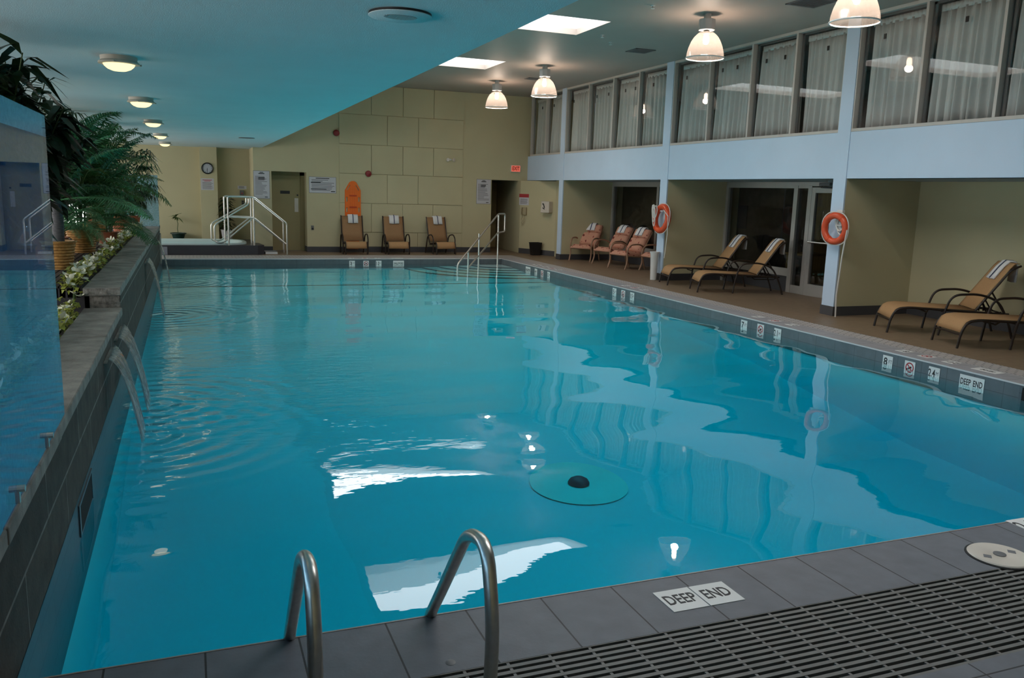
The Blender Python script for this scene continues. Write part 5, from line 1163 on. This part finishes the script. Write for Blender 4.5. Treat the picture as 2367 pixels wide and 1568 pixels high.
# high-backed sling chairs on the far deck: +x runs from seat front to back
def make_sling(lab):
    t = thing('sling_chair', lab, 'chair', (0, 0, 0), 0, 'tan sling chairs by the far wall')
    for s in (-1, 1):
        y = .285*s
        b = MB(); b.tube(rounded([(.02, y, 0), (.03, y, .22), (.06, y, .33), (.50, y, .27), (.62, y, .50), (.76, y, 1.0)], .08, 6), .016, 8); b.build('side_rail', M['bronze'], t)
        b = MB(); b.tube(rounded([(.18, y*1.16, 0), (.16, y*1.16, .42), (.28, y*1.16, .535), (.55, y*1.14, .50), (.72, y*1.1, .0)], .12, 6), .017, 8); b.build('arm_hoop', M['bronze'], t)
    for p_ in ([(.05, -.285, .26), (.05, .285, .26)], [(.48, -.3, .26), (.48, .3, .26)], [(.755, -.285, .97), (.755, .285, .97)]): b = MB(); b.tube(p_, .013, 7); b.build('cross_bar', M['bronze'], t)
    sheetband([(.02, .16), (.035, .25), (.07, .325), (.15, .335), (.35, .305), (.485, .292)], .545, M['sling'], 'seat_sling', t)
    sheetband([(.53, .33), (.61, .52), (.69, .77), (.752, .99)], .53, M['sling_dk'], 'back_sling', t)
    return t
SC = [(4.13, 21.92, 90, 'tan sling chair in front of the orange rescue board', 'white towel on the chair in front of the orange board', .03), (5.27, 21.92, 90, 'tan sling chair below the CAUTION sign', 'white towel on the chair below the CAUTION sign', .02), (6.60, 21.90, 99, 'tan sling chair turned slightly, close to the pool handrail', 'white towel on the chair close to the pool handrail', .04)]
fs = make_sling(SC[0][3])
for i, (x, y, a, l1, l2, yo) in enumerate(SC):
    if i == 0: fs.location = (x, y, 0); fs.rotation_euler = (0, 0, math.radians(a))
    else: dup(fs, (x, y, 0), math.radians(a), l1)
    towel(l2, [(.690-.028, .80), (.72-.028, .90), (.742-.020, .99), (.762, 1.022), (.80, 1.01), (.815, .93), (.815, .80)], .27, (x, y, 0), math.radians(a), -yo)
# floral cushioned armchairs
def make_armchair(lab):
    t = thing('cushioned_armchair', lab, 'armchair', (0, 0, 0), 0, 'rose floral armchairs')
    for s in (-1, 1):
        y = .30*s
        b = MB(); b.tube(rounded([(-.02, y, 0), (.06, y, .20), (.03, y, .40), (.06, y, .52), (.16, y*1.04, .60), (.42, y*1.04, .61), (.60, y, .52)], .09, 6), .019, 8); b.build('arm', M['tantube'], t)
        b = MB(); b.tube(rounded([(.66, y*.93, 0), (.56, y*.93, .30), (.60, y*.9, .48), (.87, y*.86, .90)], .12, 6), .018, 8); b.build('rear_leg', M['tantube'], t)
        b = MB(); b.tube([(.03, y*.95, .335), (.56, y*.9, .29)], .016, 8); b.build('seat_rail', M['tantube'], t)
    for p_ in ([(.04, -.29, .335), (.04, .29, .335)], [(.56, -.27, .29), (.56, .27, .29)], [(.86, -.26, .885), (.86, .26, .885)]): b = MB(); b.tube(p_, .014, 7); b.build('cross_bar', M['tantube'], t)
    def pad(name, p0, p1, th, w):
        b = MB(); p0 = Vector((p0[0], 0, p0[1])); p1 = Vector((p1[0], 0, p1[1])); ex = (p1-p0); L = ex.length; ex.normalize(); nz = Vector((-ex.z, 0, ex.x)); 
        if nz.z < 0: nz = -nz
        nx, ny = 8, 8; rows_t = []; rows_b = []
        for i in range(nx+1):
            u = i/nx; rt = []; rb = []
            for j in range(ny+1):
                v = j/ny; k = (min(1, 6*min(u, 1-u)+.25)*min(1, 6*min(v, 1-v)+.25))**.6
                c = p0+ex*(L*u)+Vector((0, w*(v-.5), 0)); tuft = .012 if (i, j) in ((3, 2), (3, 6), (5, 4)) else 0
                rt.append(c+nz*(th*(k)-tuft)); rb.append(c-nz*.004)
            rows_t.append(rt); rows_b.append(rb)
        b.sheet(rows_t); b.sheet([list(reversed(r_)) for r_ in rows_b])
        n1 = ny+1
        for rt, rb in ((rows_t[0], rows_b[0]), (rows_t[-1], rows_b[-1]), ([r_[0] for r_ in rows_t], [r_[0] for r_ in rows_b]), ([r_[-1] for r_ in rows_t], [r_[-1] for r_ in rows_b])): b.sheet([rt, rb])
        b.build(name, M['floral'], t, angle=70)
    pad('seat_cushion', (.0, .35), (.58, .31), .10, .56); pad('back_cushion', (.535, .40), (.735, .725), .10, .54); pad('head_cushion', (.735, .73), (.855, .93), .085, .53)
    return t
AC = [(9.62, 19.75, 40, 'rose floral armchair standing alone by the partition wall', 'white towel on the armchair standing alone', 1), (9.75, 18.8, 16, 'rose floral armchair in the middle, half hidden by the next one', 'white towel on the half hidden middle armchair', 1), (9.58, 17.62, 14, 'rose floral armchair in front of the blue notice board', 'white towel on the armchair in front of the notice board', 1), (10.02, 16.98, 0, 'rose floral armchair mostly hidden behind the roped life ring', 'white towel on the armchair behind the roped ring', 1)]
fa = make_armchair(AC[0][3])
for i, (x, y, a, l1, l2, k) in enumerate(AC):
    if i == 0: fa.location = (x, y, 0); fa.rotation_euler = (0, 0, math.radians(a))
    else: dup(fa, (x, y, 0), math.radians(a), l1)
    towel(l2, [(.665, .80), (.72, .885), (.765, .955), (.82, .99), (.88, .975), (.90, .89), (.90, .78)], .24, (x, y, 0), math.radians(a), .02)
# life rings on the piers
def life_ring(lab, loc, rz, tilt, s=1.0):
    t = thing('life_ring', lab, 'life ring', loc, rz, 'orange life rings on the piers')
    T = Matrix.Rotation(tilt, 4, 'Y') @ Matrix.Rotation(PI/2, 4, 'Y')
    R0, r0 = .245*s, .062*s; b = MB()
    b.tube([T @ Vector((R0*math.cos(2*PI*k/48), R0*math.sin(2*PI*k/48), 0)) for k in range(48)], r0, 16, closed=True); b.build('ring', M['ring'], t)
    b = MB(); pts = []
    for k in range(48): a = 2*PI*k/48; bul = .012+.02*abs(math.sin(2*a)); pts.append(T @ Vector(((R0+r0+bul-.012)*math.cos(a), (R0+r0+bul-.012)*math.sin(a), .0)))
    b.tube(pts, .009, 6, closed=True); b.build('grab_rope', M['rope'], t)
    for a in (0.6, 2.2, 3.75, 5.3):
        b = MB(); c = T @ Vector((R0*math.cos(a), R0*math.sin(a), 0)); tt = T @ Vector((-math.sin(a), math.cos(a), 0))
        b.tube([c-tt*.022, c+tt*.022], r0+.004, 16); b.build('rope_band', M['ring'], t)
    b = MB(); b.box(.07, .125, -.05, .05, -.02, .28); b.box(-.02, .08, -.05, .05, .145, .165); b.build('bracket', M['white'], t, smooth=False, bevel=.006)
    return t
L1 = (9.165, 15.03, 1.30); L2 = (9.155, 10.02, 1.35)
life_ring('orange life ring with a white rope coil, hung on the pier by the armchairs', L1, 0, .10); life_ring('orange life ring hung on the pier by the glass door', L2, .12, -.05, .80)
def rope(lab, loops, tail, rr=.010):
    t = thing('throw_rope', lab, 'rope', loops[0][0] if loops else tail[0]); O = tuple(loops[0][0] if loops else tail[0])
    for lp in loops: b = MB(); b.tube(lp, rr, 7, closed=True); b.build('coil', M['rope'], t, O)
    b = MB(); b.tube(tail, rr, 7); b.build('tail', M['rope'], t, O)
def ell(cx, cy, cz, ry, rz, tl, n=22, x=0): return [(cx+x*math.sin(2*PI*k/n), cy+ry*math.cos(2*PI*k/n)+tl*math.sin(2*PI*k/n), cz+rz*math.sin(2*PI*k/n)) for k in range(n)]
rope('white throw rope coiled over the ring by the armchairs and hanging down', [ell(9.07, 15.19, 1.36, .055, .22, .02), ell(9.075, 15.15, 1.43, .07, .13, -.02), ell(9.07, 15.22, 1.40, .04, .17, .03)], [(9.10, 14.86, 1.48), (9.13, 14.73, 1.36), (9.15, 14.75, 1.0), (9.15, 14.79, .62), (9.16, 14.83, .50)])
rope('cream throw rope coiled in the ring by the glass door and hanging to the floor', [ell(9.20, 9.98, 1.42, .075, .10, .01), ell(9.205, 9.99, 1.45, .085, .055, .0), ell(9.21, 9.97, 1.38, .07, .12, .02)], [(9.13, 9.74, 1.34), (9.14, 9.80, .95), (9.16, 9.86, .35), (9.19, 9.87, .012)], .012)
t = thing('rope_bucket', 'white tapered bucket standing against the pier under the roped ring', 'bucket', (9.165, 15.22, 0))
b = MB(); b.lathe([(0, .005), (.065, .005), (.088, .55), (.10, .575), (.105, .60), (.092, .60), (.08, .56), (.06, .03), (0, .03)], 26); b.build('pail', M['white'], t)
t = thing('ceiling_speaker', 'small dark fitting under the alcove ceiling above the glass door', 'ceiling fitting', (10.15, 11.25, ZB0)); b = MB(); b.lathe([(0, 0), (.10, 0), (.09, -.03), (0, -.035)], 20); b.build('cover', M['ventgrey'], t)

# ------------------------------------------------------------------ lights, world, camera
def lamp(name, typ, loc, energy, col, size=.1, rot=None, parent=None):
    l = bpy.data.lights.new(name, typ); l.energy = energy; l.color = col
    if typ in ('POINT', 'SPOT'): l.shadow_soft_size = size
    if typ == 'AREA': l.size = size
    o = bpy.data.objects.new(name, l); COL.objects.link(o); o.location = loc
    if rot: o.rotation_euler = rot
    if parent: o.parent = parent
    return o
w = bpy.data.worlds.new('World'); sc.world = w; w.use_nodes = True
w.node_tree.nodes['Background'].inputs[0].default_value = (.75, .87, 1, 1); w.node_tree.nodes['Background'].inputs[1].default_value = .25
for x, y, z in PEND_POS: lamp('pendant_lamp', 'POINT', (x, y, z), 52, (1.0, .80, .64), .06)
for x, y in DOME_POS: lamp('dome_lamp', 'POINT', (x, y, ZS-.17), .7, (1.0, .84, .55), .08)

cam = bpy.data.cameras.new('camera'); co = bpy.data.objects.new('camera', cam); COL.objects.link(co)
yaw, pit, rol = map(math.radians, (-21.45815197, -10.08166346, -1.70564419))
Mx = Matrix.Rotation(yaw, 3, 'Z') @ Matrix.Rotation(pit, 3, 'X') @ Matrix.Rotation(rol, 3, 'Y')
r_, f_, u_ = Mx.col[0], Mx.col[1], Mx.col[2]
mw = Matrix((r_, u_, -f_)).transposed().to_4x4(); mw.translation = (0, 0, 1.75)
co.matrix_world = mw
cam.sensor_fit = 'HORIZONTAL'; cam.sensor_width = 36.0; cam.lens = 1908.96*36/2367; cam.clip_start = .05
sc.camera = co
sc.view_settings.view_transform = 'Standard'; sc.view_settings.look = 'None'; sc.view_settings.gamma = 1; sc.view_settings.use_curve_mapping = False
sc.view_settings.exposure = -0.5
sc.cycles.use_denoising = True
sc.cycles.use_adaptive_sampling = True; sc.cycles.adaptive_threshold = .05; sc.cycles.adaptive_min_samples = 16; sc.cycles.use_light_tree = False; sc.cycles.max_bounces = 7; sc.cycles.diffuse_bounces = 3; sc.cycles.glossy_bounces = 3; sc.cycles.transparent_max_bounces = 24
sc.cycles.sample_clamp_indirect = 6; sc.cycles.caustics_reflective = False; sc.cycles.caustics_refractive = False
